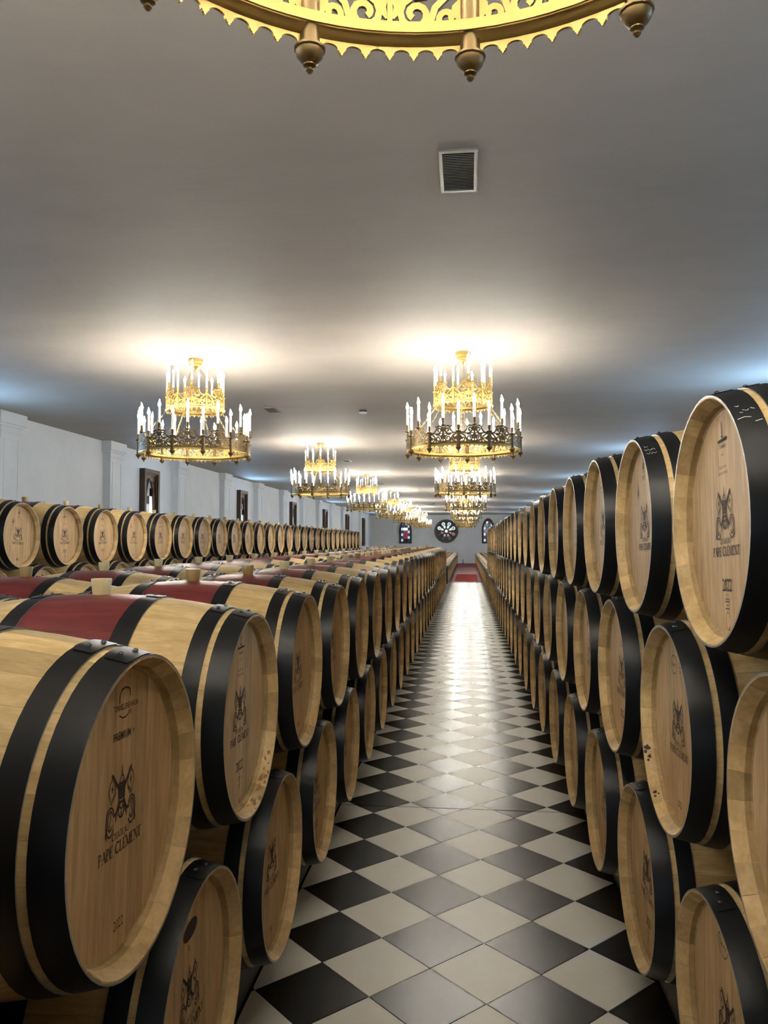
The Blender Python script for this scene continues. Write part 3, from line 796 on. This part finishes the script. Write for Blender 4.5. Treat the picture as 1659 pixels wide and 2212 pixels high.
# ------------------------------------------------------------------ chandeliers
def cyl(R):
    return lambda u, v, n: ((R + n) * math.sin(u / R), -(R + n) * math.cos(u / R), v)
def spiral(cx, cy, r0, a0, turns, sgn, n=15):
    return [(cx + r0 * (1 - 0.72 * i / n) * math.cos(a0 + sgn * 2 * PI * turns * i / n), cy + r0 * (1 - 0.72 * i / n) * math.sin(a0 + sgn * 2 * PI * turns * i / n)) for i in range(n + 1)]
def panel(b, R, half, zb, zt, ztop, lite=False):
    """pierced scrollwork between two posts, centred at u=0 on the front of the ring"""
    fn = cyl(R); h = zt - zb; T = 0.007
    W = half * R
    lin = lambda v, n=8: [(-W + 2 * W * i / n, v) for i in range(n + 1)]
    b.ribbon(lin(zb + 0.006), 0.012, 0.012, fn, inner=1); b.ribbon(lin(zt), 0.008, 0.010, fn, inner=1)
    # fringe
    nt = 6; vs = []; fs = []
    ds = (0.0, 0.045, 0.05, 0.10, 0.105, 0.155, 0.19, 0.25, 0.33, 0.42, 0.5)
    if lite: ds = (0.0, 0.08, 0.16, 0.3, 0.5)
    def fv(d):
        if d < 0.047: return -0.029 + 0.05 * d
        if d < 0.102: return -0.0235 + 0.02 * (d - 0.05)
        if d < 0.157: return -0.0185
        return -0.004 - 0.0125 * (1 - math.sqrt(max(0, 1 - ((0.5 - d) / 0.345) ** 2)))
    us = []
    for q in range(nt):
        us += [(q + d, fv(d)) for d in ds] + [(q + 1 - d, fv(d)) for d in ds[::-1][1:-1]]
    us.append((nt, fv(0)))
    for (uq, v) in us:
        u = -W + 2 * W * uq / nt; v = zb - 0.017 + v * 0.85
        vs += [fn(u, zb - 0.007, 0.006), fn(u, v, 0.006), fn(u, v, 0.0), fn(u, zb - 0.007, 0.0)]
    for i in range(len(us) - 1):
        o = i * 4
        for q in range(3): fs.append((o + q, o + q + 1, o + q + 5, o + q + 4))
    b.add(vs, fs, 1)
    n = 9 if lite else 15
    for s in (-1, 1):
        cu = s * W * 0.36; r = min(h * 0.36, W * 0.24)
        lf = lambda q: 0.006 + 0.015 * math.sin(PI * q)
        b.ribbon(spiral(cu, zb + h * 0.50, r, PI / 2 + s * 0.3, 1.35, s, n), 0.0135, T, fn, inner=1)
        b.ribbon(spiral(s * W * 0.80, zb + h * 0.40, r * 0.6, -PI / 2, 0.9, -s, n - 2), 0.0125, T, fn, inner=1)
        b.ribbon([(s * W * 0.97, zb + h * 0.95), (s * W * 0.80, zb + h * 0.85), (s * W * 0.63, zb + h * 0.62), (s * W * 0.55, zb + h * 0.25), (s * W * 0.50, zb + 0.01)], 0.0135, T, fn, inner=1)
        b.ribbon([(0, zb + 0.01), (s * W * 0.06, zb + h * 0.16), (s * W * 0.16, zb + h * 0.2), (s * W * 0.30, zb + h * 0.10)], lf, T, fn, inner=1)
        b.ribbon([(s * W * 0.03, zb + h * 0.95), (s * W * 0.10, zb + h * 0.75), (s * W * 0.12, zb + h * 0.6), (s * W * 0.04, zb + h * 0.4)], lf, T, fn, inner=1)
        b.ribbon([(s * W * 0.98, zb + h * 0.08), (s * W * 0.90, zb + h * 0.14), (s * W * 0.80, zb + h * 0.12), (s * W * 0.68, zb + h * 0.03)], lf, T, fn, inner=1)
        b.ribbon([(s * W * 0.60, zb + h * 0.98), (s * W * 0.50, zb + h * 0.9), (s * W * 0.36, zb + h * 0.88), (s * W * 0.22, zb + h * 0.97)], lf, T, fn, inner=1)
        b.ribbon([(s * W * 0.99, zb + h * 0.75), (s * W * 0.93, zb + h * 0.6), (s * W * 0.92, zb + h * 0.5), (s * W * 0.98, zb + h * 0.3)], lf, T, fn, inner=1)
        # crest above the top rail
        hc = ztop - zt
        b.ribbon([(s * W * 0.98, zt + 0.004), (s * W * 0.72, zt + hc * 0.10), (s * W * 0.55, zt + hc * 0.42), (s * W * 0.48, zt + hc * 0.78), (s * W * 0.62, zt + hc * 0.92)], 0.014, T, fn, inner=1)
        b.ribbon([(s * W * 0.48, zt + hc * 0.70), (s * W * 0.40, zt + hc * 0.92), (s * W * 0.30, zt + hc * 0.95), (s * W * 0.24, zt + hc * 0.80)], lf, T, fn, inner=1)
        b.ribbon(spiral(s * W * 0.32, zt + hc * 0.42, hc * 0.34, -PI / 2, 1.1, -s, n - 3), 0.0135, T, fn, inner=1)
        b.ribbon([(0, zt + hc * 0.1), (s * W * 0.08, zt + hc * 0.45), (s * W * 0.11, zt + hc * 0.7), (s * W * 0.22, zt + hc * 0.98)], lf, T, fn, inner=1)
    b.ribbon([(0, zb + 0.01), (0, ztop)], 0.0105, 0.010, fn, inner=1)
def post(b, z0, zt, lower=True):
    """round post with cup finial below and a dish above; axis at origin"""
    s = 1.0 if lower else 0.8
    k = 0.66
    prof = [(0.0, z0), (0.004 * s, z0 + 0.003 * k), (0.0075 * s, z0 + 0.010 * k), (0.005 * s, z0 + 0.016 * k), (0.005 * s, z0 + 0.019 * k), (0.0125 * s, z0 + 0.024 * k), (0.0125 * s, z0 + 0.027 * k), (0.009 * s, z0 + 0.030 * k),
            (0.019 * s, z0 + 0.038 * k), (0.0255 * s, z0 + 0.052 * k), (0.027 * s, z0 + 0.066 * k), (0.0305 * s, z0 + 0.070 * k), (0.0305 * s, z0 + 0.076 * k), (0.0195 * s, z0 + 0.079 * k), (0.0185 * s, zt - 0.012), (0.023 * s, zt - 0.010), (0.029 * s, zt), (0.028 * s, zt + 0.004), (0.0, zt + 0.004)]
    b.lathe(prof, 14)
def holder(b, z0, z1):
    b.lathe([(0.0, z0), (0.010, z0), (0.008, z0 + 0.012), (0.012, z0 + 0.018), (0.0135, z1 - 0.004), (0.0145, z1), (0.0, z1)], 10)
def candle(b, z0, z1, mi=0): b.lathe([(0.0135, z0), (0.0125, z1), (0.0, z1)], 8, mi=mi)
def flame(b, z0, z1, mi=0, seg=6):
    h = z1 - z0; prof = [(0.006, 0.0), (0.0145, 0.2), (0.0155, 0.4), (0.0095, 0.62), (0.0012, 1.0)]
    o = len(b.v)
    for q, (r, t) in enumerate(prof):
        bend = 0.006 * max(0, t - 0.5) ** 2 * 4
        for i in range(seg):
            a = 2 * PI * i / seg; b.v.append((r * math.cos(a) + bend, r * math.sin(a), z0 + h * t))
    for q in range(len(prof) - 1):
        for i in range(seg):
            b.f.append((o + q * seg + i, o + q * seg + (i + 1) % seg, o + (q + 1) * seg + (i + 1) % seg, o + (q + 1) * seg + i)); b.m.append(mi); b.t.append(1.0)
# heights are relative to the ceiling
def Z(z): return z - ZC
LOW = dict(R=0.60, n=12, zb=Z(2.635), zt=Z(2.735), ztop=Z(2.815), z0=Z(2.545), zpost=Z(2.752))
UPP = dict(R=0.305, n=6, zb=Z(3.12), zt=Z(3.235), ztop=Z(3.315), z0=Z(3.065), zpost=Z(3.252))
def ring_parts(S, lite):
    b = MB(); panel(b, S['R'], PI / S['n'] - 0.016 / S['R'], S['zb'], S['zt'], S['ztop'], lite)
    p = MB(); post(p, S['z0'], S['zpost'], S is LOW); holder(p, S['zpost'] + 0.003, S['zpost'] + 0.062)
    d = MB(); d.lathe([(0.004, S['ztop'] - 0.01), (0.012, S['ztop'] - 0.006), (0.026, S['ztop'] + 0.004), (0.026, S['ztop'] + 0.008), (0, S['ztop'] + 0.008)], 12); holder(d, S['ztop'] + 0.006, S['ztop'] + 0.075)
    return b, p, d
BAND = lambda R, z0, z1: [(R, z0), (R, z1), (R - 0.004, z1), (R - 0.004, z0), (R, z0)]
metal = {id(LOW): M_BRASS_SHADED, id(UPP): M_GOLD}
PARTS = {}
for S, nm in ((LOW, 'low'), (UPP, 'upp')):
    m = M_BRASS_SHADED if S is LOW else M_GOLD_UP
    b, p, d = ring_parts(S, False)
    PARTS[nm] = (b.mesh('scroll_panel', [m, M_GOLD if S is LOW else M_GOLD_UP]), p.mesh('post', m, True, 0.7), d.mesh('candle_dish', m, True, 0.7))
    r = MB(); r.lathe(BAND(S['R'] - 0.020, S['zb'] + 0.000, S['zb'] + 0.021), 72)
    PARTS[nm + '_band'] = r.mesh('ring_band', M_GOLD, True, 0.5)
    r = MB(); r.lathe([(S['R'] + 0.006, S['zb'] - 0.016), (S['R'] - 0.002, S['zb'] - 0.014), (S['R'] - 0.009, S['zb'] - 0.009), (S['R'] - 0.015, S['zb'] - 0.003), (S['R'] - 0.0175, S['zb'] - 0.001), (S['R'] - 0.012, S['zb'] + 0.002), (S['R'] + 0.007, S['zb'] - 0.008)], 72)
    PARTS[nm + '_cove'] = r.mesh('cove_moulding', M_GOLD, True, 0.8)
    # joined light version
    J = MB(); b, p, d = ring_parts(S, True)
    for k in range(S['n']):
        a = 2 * PI * k / S['n']; ca, sa = math.cos(a), math.sin(a)
        oj = len(J.m); J.add([(x * ca - y * sa, x * sa + y * ca, z) for x, y, z in b.v], b.f); J.m[oj:] = b.m
        dx, dy = 0, -S['R']
        J.add([((x + dx) * ca - (y + dy) * sa, (x + dx) * sa + (y + dy) * ca, z) for x, y, z in d.v], d.f)
        a += PI / S['n']; ca, sa = math.cos(a), math.sin(a)
        J.add([((x + dx) * ca - (y + dy) * sa, (x + dx) * sa + (y + dy) * ca, z) for x, y, z in p.v], p.f)
    J.lathe(BAND(S['R'] - 0.020, S['zb'], S['zb'] + 0.021), 36); J.lathe([(S['R'] + 0.004, S['zb'] - 0.014), (S['R'] - 0.008, S['zb'] - 0.009), (S['R'] - 0.017, S['zb'])], 36)
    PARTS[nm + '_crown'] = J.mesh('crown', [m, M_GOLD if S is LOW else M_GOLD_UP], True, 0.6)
cp = MB(); cp.lathe([(0.0, -0.135), (0.005, -0.13), (0.010, -0.12), (0.006, -0.11), (0.018, -0.10), (0.026, -0.09), (0.030, -0.082), (0.062, -0.078), (0.068, -0.07), (0.068, -0.05), (0.080, -0.036), (0.082, 0.0)], 20)
CANOPY = cp.mesh('ceiling_canopy', M_GOLD, True, 0.6)
def chain(p0, p1, lr=0.008):
    b = MB(); p0, p1 = Vector(p0), Vector(p1); n = max(2, int((p1 - p0).length / 0.026)); t = (p1 - p0).normalized()
    s1 = t.cross(Vector((0, 0, 1))).normalized(); s2 = t.cross(s1)
    for i in range(n):
        c = p0 + (p1 - p0) * (i + 0.5) / n; sd = s1 if i % 2 else s2
        pts = [tuple(c + t * (0.017 * math.cos(2 * PI * q / 8)) + sd * (lr * math.sin(2 * PI * q / 8))) for q in range(9)]
        b.tube(pts, 0.0018, 4)
    return b.mesh('chain', M_GOLD)
ch_u = chain((0.04, 0, -0.09), (UPP['R'] - 0.02, 0, UPP['zt']))
ch_l = chain((UPP['R'] - 0.02, 0, UPP['zb']), (LOW['R'] - 0.02, 0, LOW['zt']))
hook = MB(); hook.tube([(0, 0, 0), (0.012, 0, 0.006), (0.006, 0, 0.03), (-0.004, 0, 0.05)], 0.0022, 5)
def cand_mesh(z0, zf, z1, up):
    MF = M_FLAME_UP if up else M_FLAME
    a = MB(); candle(a, z0, zf); f = MB(); flame(f, zf, z1); j = MB(); candle(j, z0, zf); flame(j, zf, z1, 1, 5)
    return a.mesh('candle', M_CANDLE, True, 0.7), f.mesh('flame', MF, True), j.mesh('candle', [M_CANDLE, MF], True, 0.9)
CD = {'low_post': cand_mesh(LOW['zpost'] + 0.060, Z(2.985), Z(3.062), 0), 'low_dish': cand_mesh(LOW['ztop'] + 0.073, Z(3.055), Z(3.135), 0),
      'upp_post': cand_mesh(UPP['zpost'] + 0.060, Z(3.475), Z(3.545), 1), 'upp_dish': cand_mesh(UPP['ztop'] + 0.073, Z(3.548), Z(3.615), 1)}
def chandelier(x, y, rot, label, group, full):
    root = empty('chandelier', (x, y, ZC), (0, 0, rot)); tag(root, label, 'chandelier', group)
    obj('ceiling_canopy', CANOPY, root)
    for S, nm in ((LOW, 'low'), (UPP, 'upp')):
        n = S['n']; R = S['R']
        if not full: obj('lower_crown' if S is LOW else 'upper_crown', PARTS[nm + '_crown'], root)
        else: obj('ring_band', PARTS[nm + '_band'], root); obj('cove_moulding', PARTS[nm + '_cove'], root)
        for k in range(n):
            for half, kind in ((0, 'dish'), (PI / n, 'post')):
                a = 2 * PI * k / n + half
                loc = (R * math.sin(a), -R * math.cos(a), 0)
                if full:
                    if kind == 'dish':
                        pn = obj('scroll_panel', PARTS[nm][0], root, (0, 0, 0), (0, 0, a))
                        obj('candle_dish', PARTS[nm][2], root, loc, (0, 0, a))
                    else: obj('post', PARTS[nm][1], root, loc, (0, 0, a))
                    c = obj('candle', CD[nm + '_' + kind][0], root, loc, (0, 0, a * 3 + 0.5))
                    obj('flame', CD[nm + '_' + kind][1], c)
                else:
                    obj('candle', CD[nm + '_' + kind][2], root, loc, (0, 0, a * 3 + 0.5))
    for k in range(3):
        obj('chain', ch_u, root, (0, 0, 0), (0, 0, 2 * PI * k / 3 + 0.4))
    for k in range(6 if full else 3):
        obj('chain', ch_l, root, (0, 0, 0), (0, 0, 2 * PI * k / (6 if full else 3) + 0.3))
for k in range(8):
    yy = 0.89 + 7.45 * k
    rx = 'gilded two-tier candle chandelier'
    lr = ['chandelier right above the camera, only its gold underside cut off at the top edge', 'nearest complete gilded chandelier hanging above the right aisle'][k] if k < 2 else f'{rx} above the right aisle, {ordinal(k)} in line'
    chandelier(-0.035, yy, math.radians([10.7, 10.8, 13, 8, 14, 10, 6, 12][k]), lr, 'chandeliers above the right aisle', k < 3)
    if k > 0:
        ll = 'nearest gilded chandelier of the left line, its candles against the bare ceiling' if k == 1 else f'{rx} of the left line, {ordinal(k)} in line'
        chandelier(-3.0, yy, math.radians([0, 12.6, 10, 14, 7, 13, 11, 8][k]), ll, 'chandeliers of the left line', k < 3)
    else:
        chandelier(-3.0, yy, 0.1, 'chandelier of the left line beside the viewer', 'chandeliers of the left line', False)

# ------------------------------------------------------------------ ceiling vents, detectors
def vent(x, y, w, l, label, slats):
    root = empty('ceiling_vent', (x, y, ZC)); tag(root, label, 'vent', 'ceiling vents')
    b = MB(); f = 0.018; t = 0.012
    b.box(-w / 2, w / 2, -l / 2, -l / 2 + f * 1.3, -t, 0); b.box(-w / 2, w / 2, l / 2 - f * 1.3, l / 2, -t, 0)
    b.box(-w / 2, -w / 2 + f, -l / 2 + f * 1.3, l / 2 - f * 1.3, -t, 0); b.box(w / 2 - f, w / 2, -l / 2 + f * 1.3, l / 2 - f * 1.3, -t, 0)
    obj('vent_frame', b.mesh('vent_frame', M_VENT), root)
    obj('vent_shaft', boxmesh('vent_shaft', -w / 2 + f, w / 2 - f, -l / 2 + f, l / 2 - f, -0.0015, -0.0005, M_VENTDARK), root)
    pitch = (l - 2 * f * 1.3) / slats
    sm = boxmesh('slat', -w / 2 + f, w / 2 - f, -pitch * 0.24, pitch * 0.24, -0.0016, 0.0, M_VENT)
    for i in range(slats): obj('slat', sm, root, (0, -l / 2 + f * 1.3 + pitch * (i + 0.5), -0.007), (0.5, 0, 0))
vent(-0.038, 4.21, 0.205, 0.485, 'slatted metal ceiling vent near the upper picture edge', 24)
vent(-2.99, 11.68, 0.19, 0.46, 'ceiling vent between the first two left chandeliers', 24)
vent(-3.0, 19.3, 0.19, 0.46, 'small ceiling vent right of the second left chandelier', 10)
vent(-2.99, 27.2, 0.19, 0.46, 'small ceiling vent right of the third left chandelier', 10)
def detector(x, y, label, m):
    root = empty('smoke_detector', (x, y, ZC)); tag(root, label, 'detector')
    b = MB(); b.lathe([(0, -0.055), (0.05, -0.055), (0.062, -0.045), (0.062, -0.034), (0.0, -0.034)], 18); obj('detector_cap', b.mesh('detector_cap', M_PLASTIC, True, 0.6), root)
    b = MB(); b.lathe([(0.056, -0.034), (0.060, 0.0)], 18); obj('detector_base', b.mesh('detector_base', m, True, 0.6), root)
detector(-1.59, 11.86, 'round smoke detector on the ceiling between the chandelier lines', M_BLACKPL)
detector(-1.75, 41.5, 'tiny dark detector far along the ceiling above the round window', M_BLACKPL)

# ------------------------------------------------------------------ windows
def gothic(w, z0, z1, zs, n=8):
    """pointed arch outline, half width w, springing height zs"""
    pts = [(-w, z0), (w, z0), (w, zs)]
    H = z1 - zs
    for i in range(1, n + 1):
        t = i / n; a = t * PI / 2
        pts.append((w * (1 - (1 - math.cos(a)) ** 0.9 * 1.0) if i < n else 0.0, zs + H * math.sin(a) ** 0.95 if i < n else z1))
    L_ = [(-u, v) for u, v in pts[2:-1]][::-1]
    return pts + L_
def poly_extrude(b, P, d0, d1, fn, mi=0):
    n = len(P); vs = [fn(u, v, d0) for u, v in P] + [fn(u, v, d1) for u, v in P]
    b.add(vs, [tuple(range(n)), tuple(range(2 * n - 1, n - 1, -1))] + [(i, i + n, (i + 1) % n + n, (i + 1) % n) for i in range(n)], mi)
GL = [G_ORANGE, G_WHITE, G_GREY, G_RED, G_PALE, G_VIOLET]
def left_window(n, y):
    fn = lambda u, v, d: (d, u, v)
    root = empty(f'window_{n}', (XL, y, 0)); root['kind'] = 'structure'; root['label'] = f'stained glass window in dark carved wood frame on the left wall, {ordinal(n)} from the camera'
    w, z0, z1 = 0.43, 1.35, 3.30
    b = MB()
    for a0, a1, q0, q1 in ((-w, -w + 0.09, z0, z1), (w - 0.09, w, z0, z1), (-w + 0.09, w - 0.09, z1 - 0.09, z1), (-w + 0.09, w - 0.09, z0, z0 + 0.09)): b.box(0, 0.13, a0, a1, q0, q1)
    for a0, a1, q0, q1 in ((-w + 0.09, -w + 0.13, z0 + 0.09, z1 - 0.09), (w - 0.13, w - 0.09, z0 + 0.09, z1 - 0.09), (-w + 0.13, w - 0.13, z1 - 0.13, z1 - 0.09)): b.box(0, 0.09, a0, a1, q0, q1)
    obj('window_frame', b.mesh('window_frame', M_WOODDK), root)
    # spandrel boards beside the pointed arch
    b = MB(); aw, zs = 0.235, 2.35; G = gothic(aw, z0 + 0.1, z1 - 0.22, zs)
    right = [p for p in G[2:] if p[0] >= 0]
    for s in (1, -1):
        for i in range(len(right) - 1):
            (u0, v0), (u1, v1) = right[i], right[i + 1]
            vs = [fn(s * u0, v0, 0.05), fn(s * 0.30, v0, 0.05), fn(s * 0.30, v1, 0.05), fn(s * u1, v1, 0.05)]
            b.add(vs, [(0, 1, 2, 3)])
        b.add([fn(s * aw, z0 + 0.1, 0.05), fn(s * 0.30, z0 + 0.1, 0.05), fn(s * 0.30, zs, 0.05), fn(s * aw, zs, 0.05)], [(0, 1, 2, 3)])
    b.box(0.03, 0.05, -0.30, 0.30, z1 - 0.22, z1 - 0.13)
    obj('carved_board', b.mesh('carved_board', M_WOODMD), root)
    b = MB(); b.ribbon(right, 0.035, 0.04, lambda u, v, d: (0.06 + d, u, v)); b.ribbon([(-u, v) for u, v in right], 0.035, 0.04, lambda u, v, d: (0.06 + d, u, v))
    b.ribbon([(aw, z0 + 0.1), (aw, zs)], 0.035, 0.04, lambda u, v, d: (0.06 + d, u, v)); b.ribbon([(-aw, z0 + 0.1), (-aw, zs)], 0.035, 0.04, lambda u, v, d: (0.06 + d, u, v))
    obj('pointed_arch', b.mesh('pointed_arch', M_WOODDK), root)
    b = MB()
    for s in (-1, 1):
        for q, (uu, hh) in enumerate(((0.265, 0.62), (0.205, 0.34), (0.15, 0.18))):
            b.ribbon([(s * uu, z1 - 0.27 - hh), (s * uu, z1 - 0.29), (s * (uu - 0.022), z1 - 0.255), (s * (uu - 0.044), z1 - 0.29), (s * (uu - 0.044), z1 - 0.27 - hh * 0.8)], 0.013, 0.012, lambda u, v, d: (0.058 + d, u, v))
    obj('tracery', b.mesh('tracery', M_WOODDK), root)
    rs = random.Random(n); rows = [1.45, 1.70, 1.93, 2.14, 2.34, 2.52, 2.70, 2.88, 3.08]
    for i in range(len(rows) - 1):
        for s in range(3):
            u0 = -aw + s * 2 * aw / 3; u1 = u0 + 2 * aw / 3
            P = clip_poly(G, u0 + 0.003, u1 - 0.003, rows[i] + 0.003, rows[i + 1] - 0.003)
            if len(P) < 3: continue
            m = rs.choice([G_ORANGE, G_WHITE, G_WHITE, G_GREY, G_RED, G_PALE] if i < 4 else [G_GREY, G_GREY, G_DARK, G_PALE, G_VIOLET, G_WHITE] if i < 6 else [G_GREY, G_DARK])
            if s == 2 and i < 4: m = rs.choice([G_ORANGE, G_WHITE, G_RED])
            b = MB(); poly_extrude(b, P, 0.02, 0.026, fn); obj('pane', b.mesh('pane', m), root)
    b = MB(); b.box(0.0, 0.012, -0.30, 0.30, z0 + 0.09, z1 - 0.10); obj('window_backing', b.mesh('window_backing', M_LEAD), root)
for q in range(6): left_window(q + 1, 17.17 + 7.42 * q)
def far_gothic(n, x, w, z0, z1, label, colours):
    fn = lambda u, v, d: (u, -d, v)
    root = empty(f'window_{n}', (x, YF, 0)); root['kind'] = 'structure'; root['label'] = label
    G = gothic(w, z0, z1, z0 + (z1 - z0) * 0.52); b = MB(); b.ribbon([(u * 0.93, v) for u, v in G], 0.10, 0.12, lambda u, v, d: (u, -0.06 + d, v), closed=True)
    obj('window_frame', b.mesh('window_frame', M_WOODDK), root)
    b = MB(); poly_extrude(b, G, 0.002, 0.012, fn); obj('window_backing', b.mesh('window_backing', M_LEAD), root)
    G2 = gothic(w - 0.13, z0 + 0.10, z1 - 0.16, z0 + (z1 - z0) * 0.52)
    rows, cols = 7, 4; ww = w - 0.13
    for i in range(rows):
        for j in range(cols):
            v0 = z0 + 0.1 + (z1 - z0 - 0.26) * i / rows; v1 = z0 + 0.1 + (z1 - z0 - 0.26) * (i + 1) / rows
            u0 = -ww + 2 * ww * j / cols; u1 = u0 + 2 * ww / cols
            P = clip_poly(G2, u0 + 0.012, u1 - 0.012, v0 + 0.012, v1 - 0.012)
            if len(P) < 3: continue
            b = MB(); poly_extrude(b, P, 0.02, 0.03, fn); obj('pane', b.mesh('pane', colours(i, j)), root)
def colL(i, j):
    if j in (0, 3): return G_BLUE if (i + j) % 2 else G_PALE
    if i in (1, 2, 3): return G_RED
    return [G_DARK, G_RED, G_RED, G_RED, G_WHITE, G_BLUE, G_BLUE][i]
def colR(i, j): return random.Random(i * 7 + j * 13).choice([G_PALE, G_VIOLET, G_BLUE, G_TEAL, G_GREY, G_RED, G_PALE])
far_gothic(7, -4.67, 0.47, 1.54, 3.30, 'pointed stained glass window with red figure on the far wall', colL)
far_gothic(8, 1.60, 0.48, 1.54, 3.37, 'pointed stained glass window on the far wall behind the right stack', colR)
root = empty('window_9', (-1.555, YF, 2.44)); root['kind'] = 'structure'; root['label'] = 'round rose window in the far wall'
fnr = lambda u, v, d: (u, -d, v)
b = MB(); b.ribbon(arc2(0, 0, 0.83, 0.83, 0, 360, 48)[:-1], 0.13, 0.14, lambda u, v, d: (u, -0.07 + d, v), closed=True); b.ribbon(arc2(0, 0, 0.165, 0.165, 0, 360, 20)[:-1], 0.07, 0.1, lambda u, v, d: (u, -0.06 + d, v), closed=True)
obj('window_frame', b.mesh('window_frame', M_WOODDK), root)
b = MB(); P = arc2(0, 0, 0.80, 0.80, 0, 360, 40)[:-1]; poly_extrude(b, P, 0.002, 0.012, fnr); obj('window_backing', b.mesh('window_backing', M_LEAD), root)
for i in range(8):
    a = math.radians(22.5 + 45 * i + 22.5)
    b = MB(); b.ribbon([(0.19 * math.cos(a), 0.19 * math.sin(a)), (0.56 * math.cos(a), 0.56 * math.sin(a)), (0.78 * math.cos(a), 0.78 * math.sin(a))], 0.05, 0.06, lambda u, v, d: (u, -0.05 + d, v)); obj('spoke', b.mesh('spoke', M_WOODDK), root)
    a += math.radians(22.5)
    top = math.sin(a) > 0.1; mid = abs(math.sin(a)) <= 0.45
    m1 = G_PALE if top else G_DARK
    b = MB(); c = (0.58 * math.cos(a), 0.58 * math.sin(a)); poly_extrude(b, arc2(*c, 0.135, 0.135, 0, 360, 18)[:-1], 0.02, 0.03, fnr); obj('pane', b.mesh('pane', m1), root)
    b = MB(); poly_extrude(b, arc2(*c, 0.085, 0.085, 0, 360, 14)[:-1], 0.031, 0.036, fnr); obj('pane', b.mesh('pane', G_TEAL if top else G_DARK), root)
    P = [(0.23 * math.cos(a - 0.2), 0.23 * math.sin(a - 0.2)), (0.43 * math.cos(a - 0.22), 0.43 * math.sin(a - 0.22)), (0.43 * math.cos(a + 0.22), 0.43 * math.sin(a + 0.22)), (0.23 * math.cos(a + 0.2), 0.23 * math.sin(a + 0.2))]
    b = MB(); poly_extrude(b, P, 0.02, 0.028, fnr); obj('pane', b.mesh('pane', (G_RED if mid and not top else G_PALE) if (top or mid) else G_GREY), root)
b = MB(); poly_extrude(b, [(0.115 * (1 if q % 2 else 0.72) * math.cos(2 * PI * q / 16), 0.115 * (1 if q % 2 else 0.72) * math.sin(2 * PI * q / 16)) for q in range(16)], 0.03, 0.04, fnr)
obj('pane', b.mesh('pane', G_WHITE), root)
# cable below the rose window and small socket by the far wall
b = MB(); b.tube([(-1.72, YF - 0.01, 1.54), (-1.72, YF - 0.01, 0.4)], 0.012, 6)
tag(obj('wall_cable', b.mesh('wall_cable', M_PLASTIC)), 'thin cable running down the far wall below the rose window', 'cable')
b = MB(); b.lathe([(0.0, 0.0), (0.09, 0.0), (0.09, 0.02), (0.02, 0.04), (0.02, 0.22), (0.03, 0.24), (0.015, 0.30), (0.0, 0.31)], 12)
tag(obj('small_post', b.mesh('small_post', M_BLACKPL, True, 0.6), None, (-0.30, YF - 0.4, 0.0)), 'small dark stand on the red floor before the far wall', 'stand')
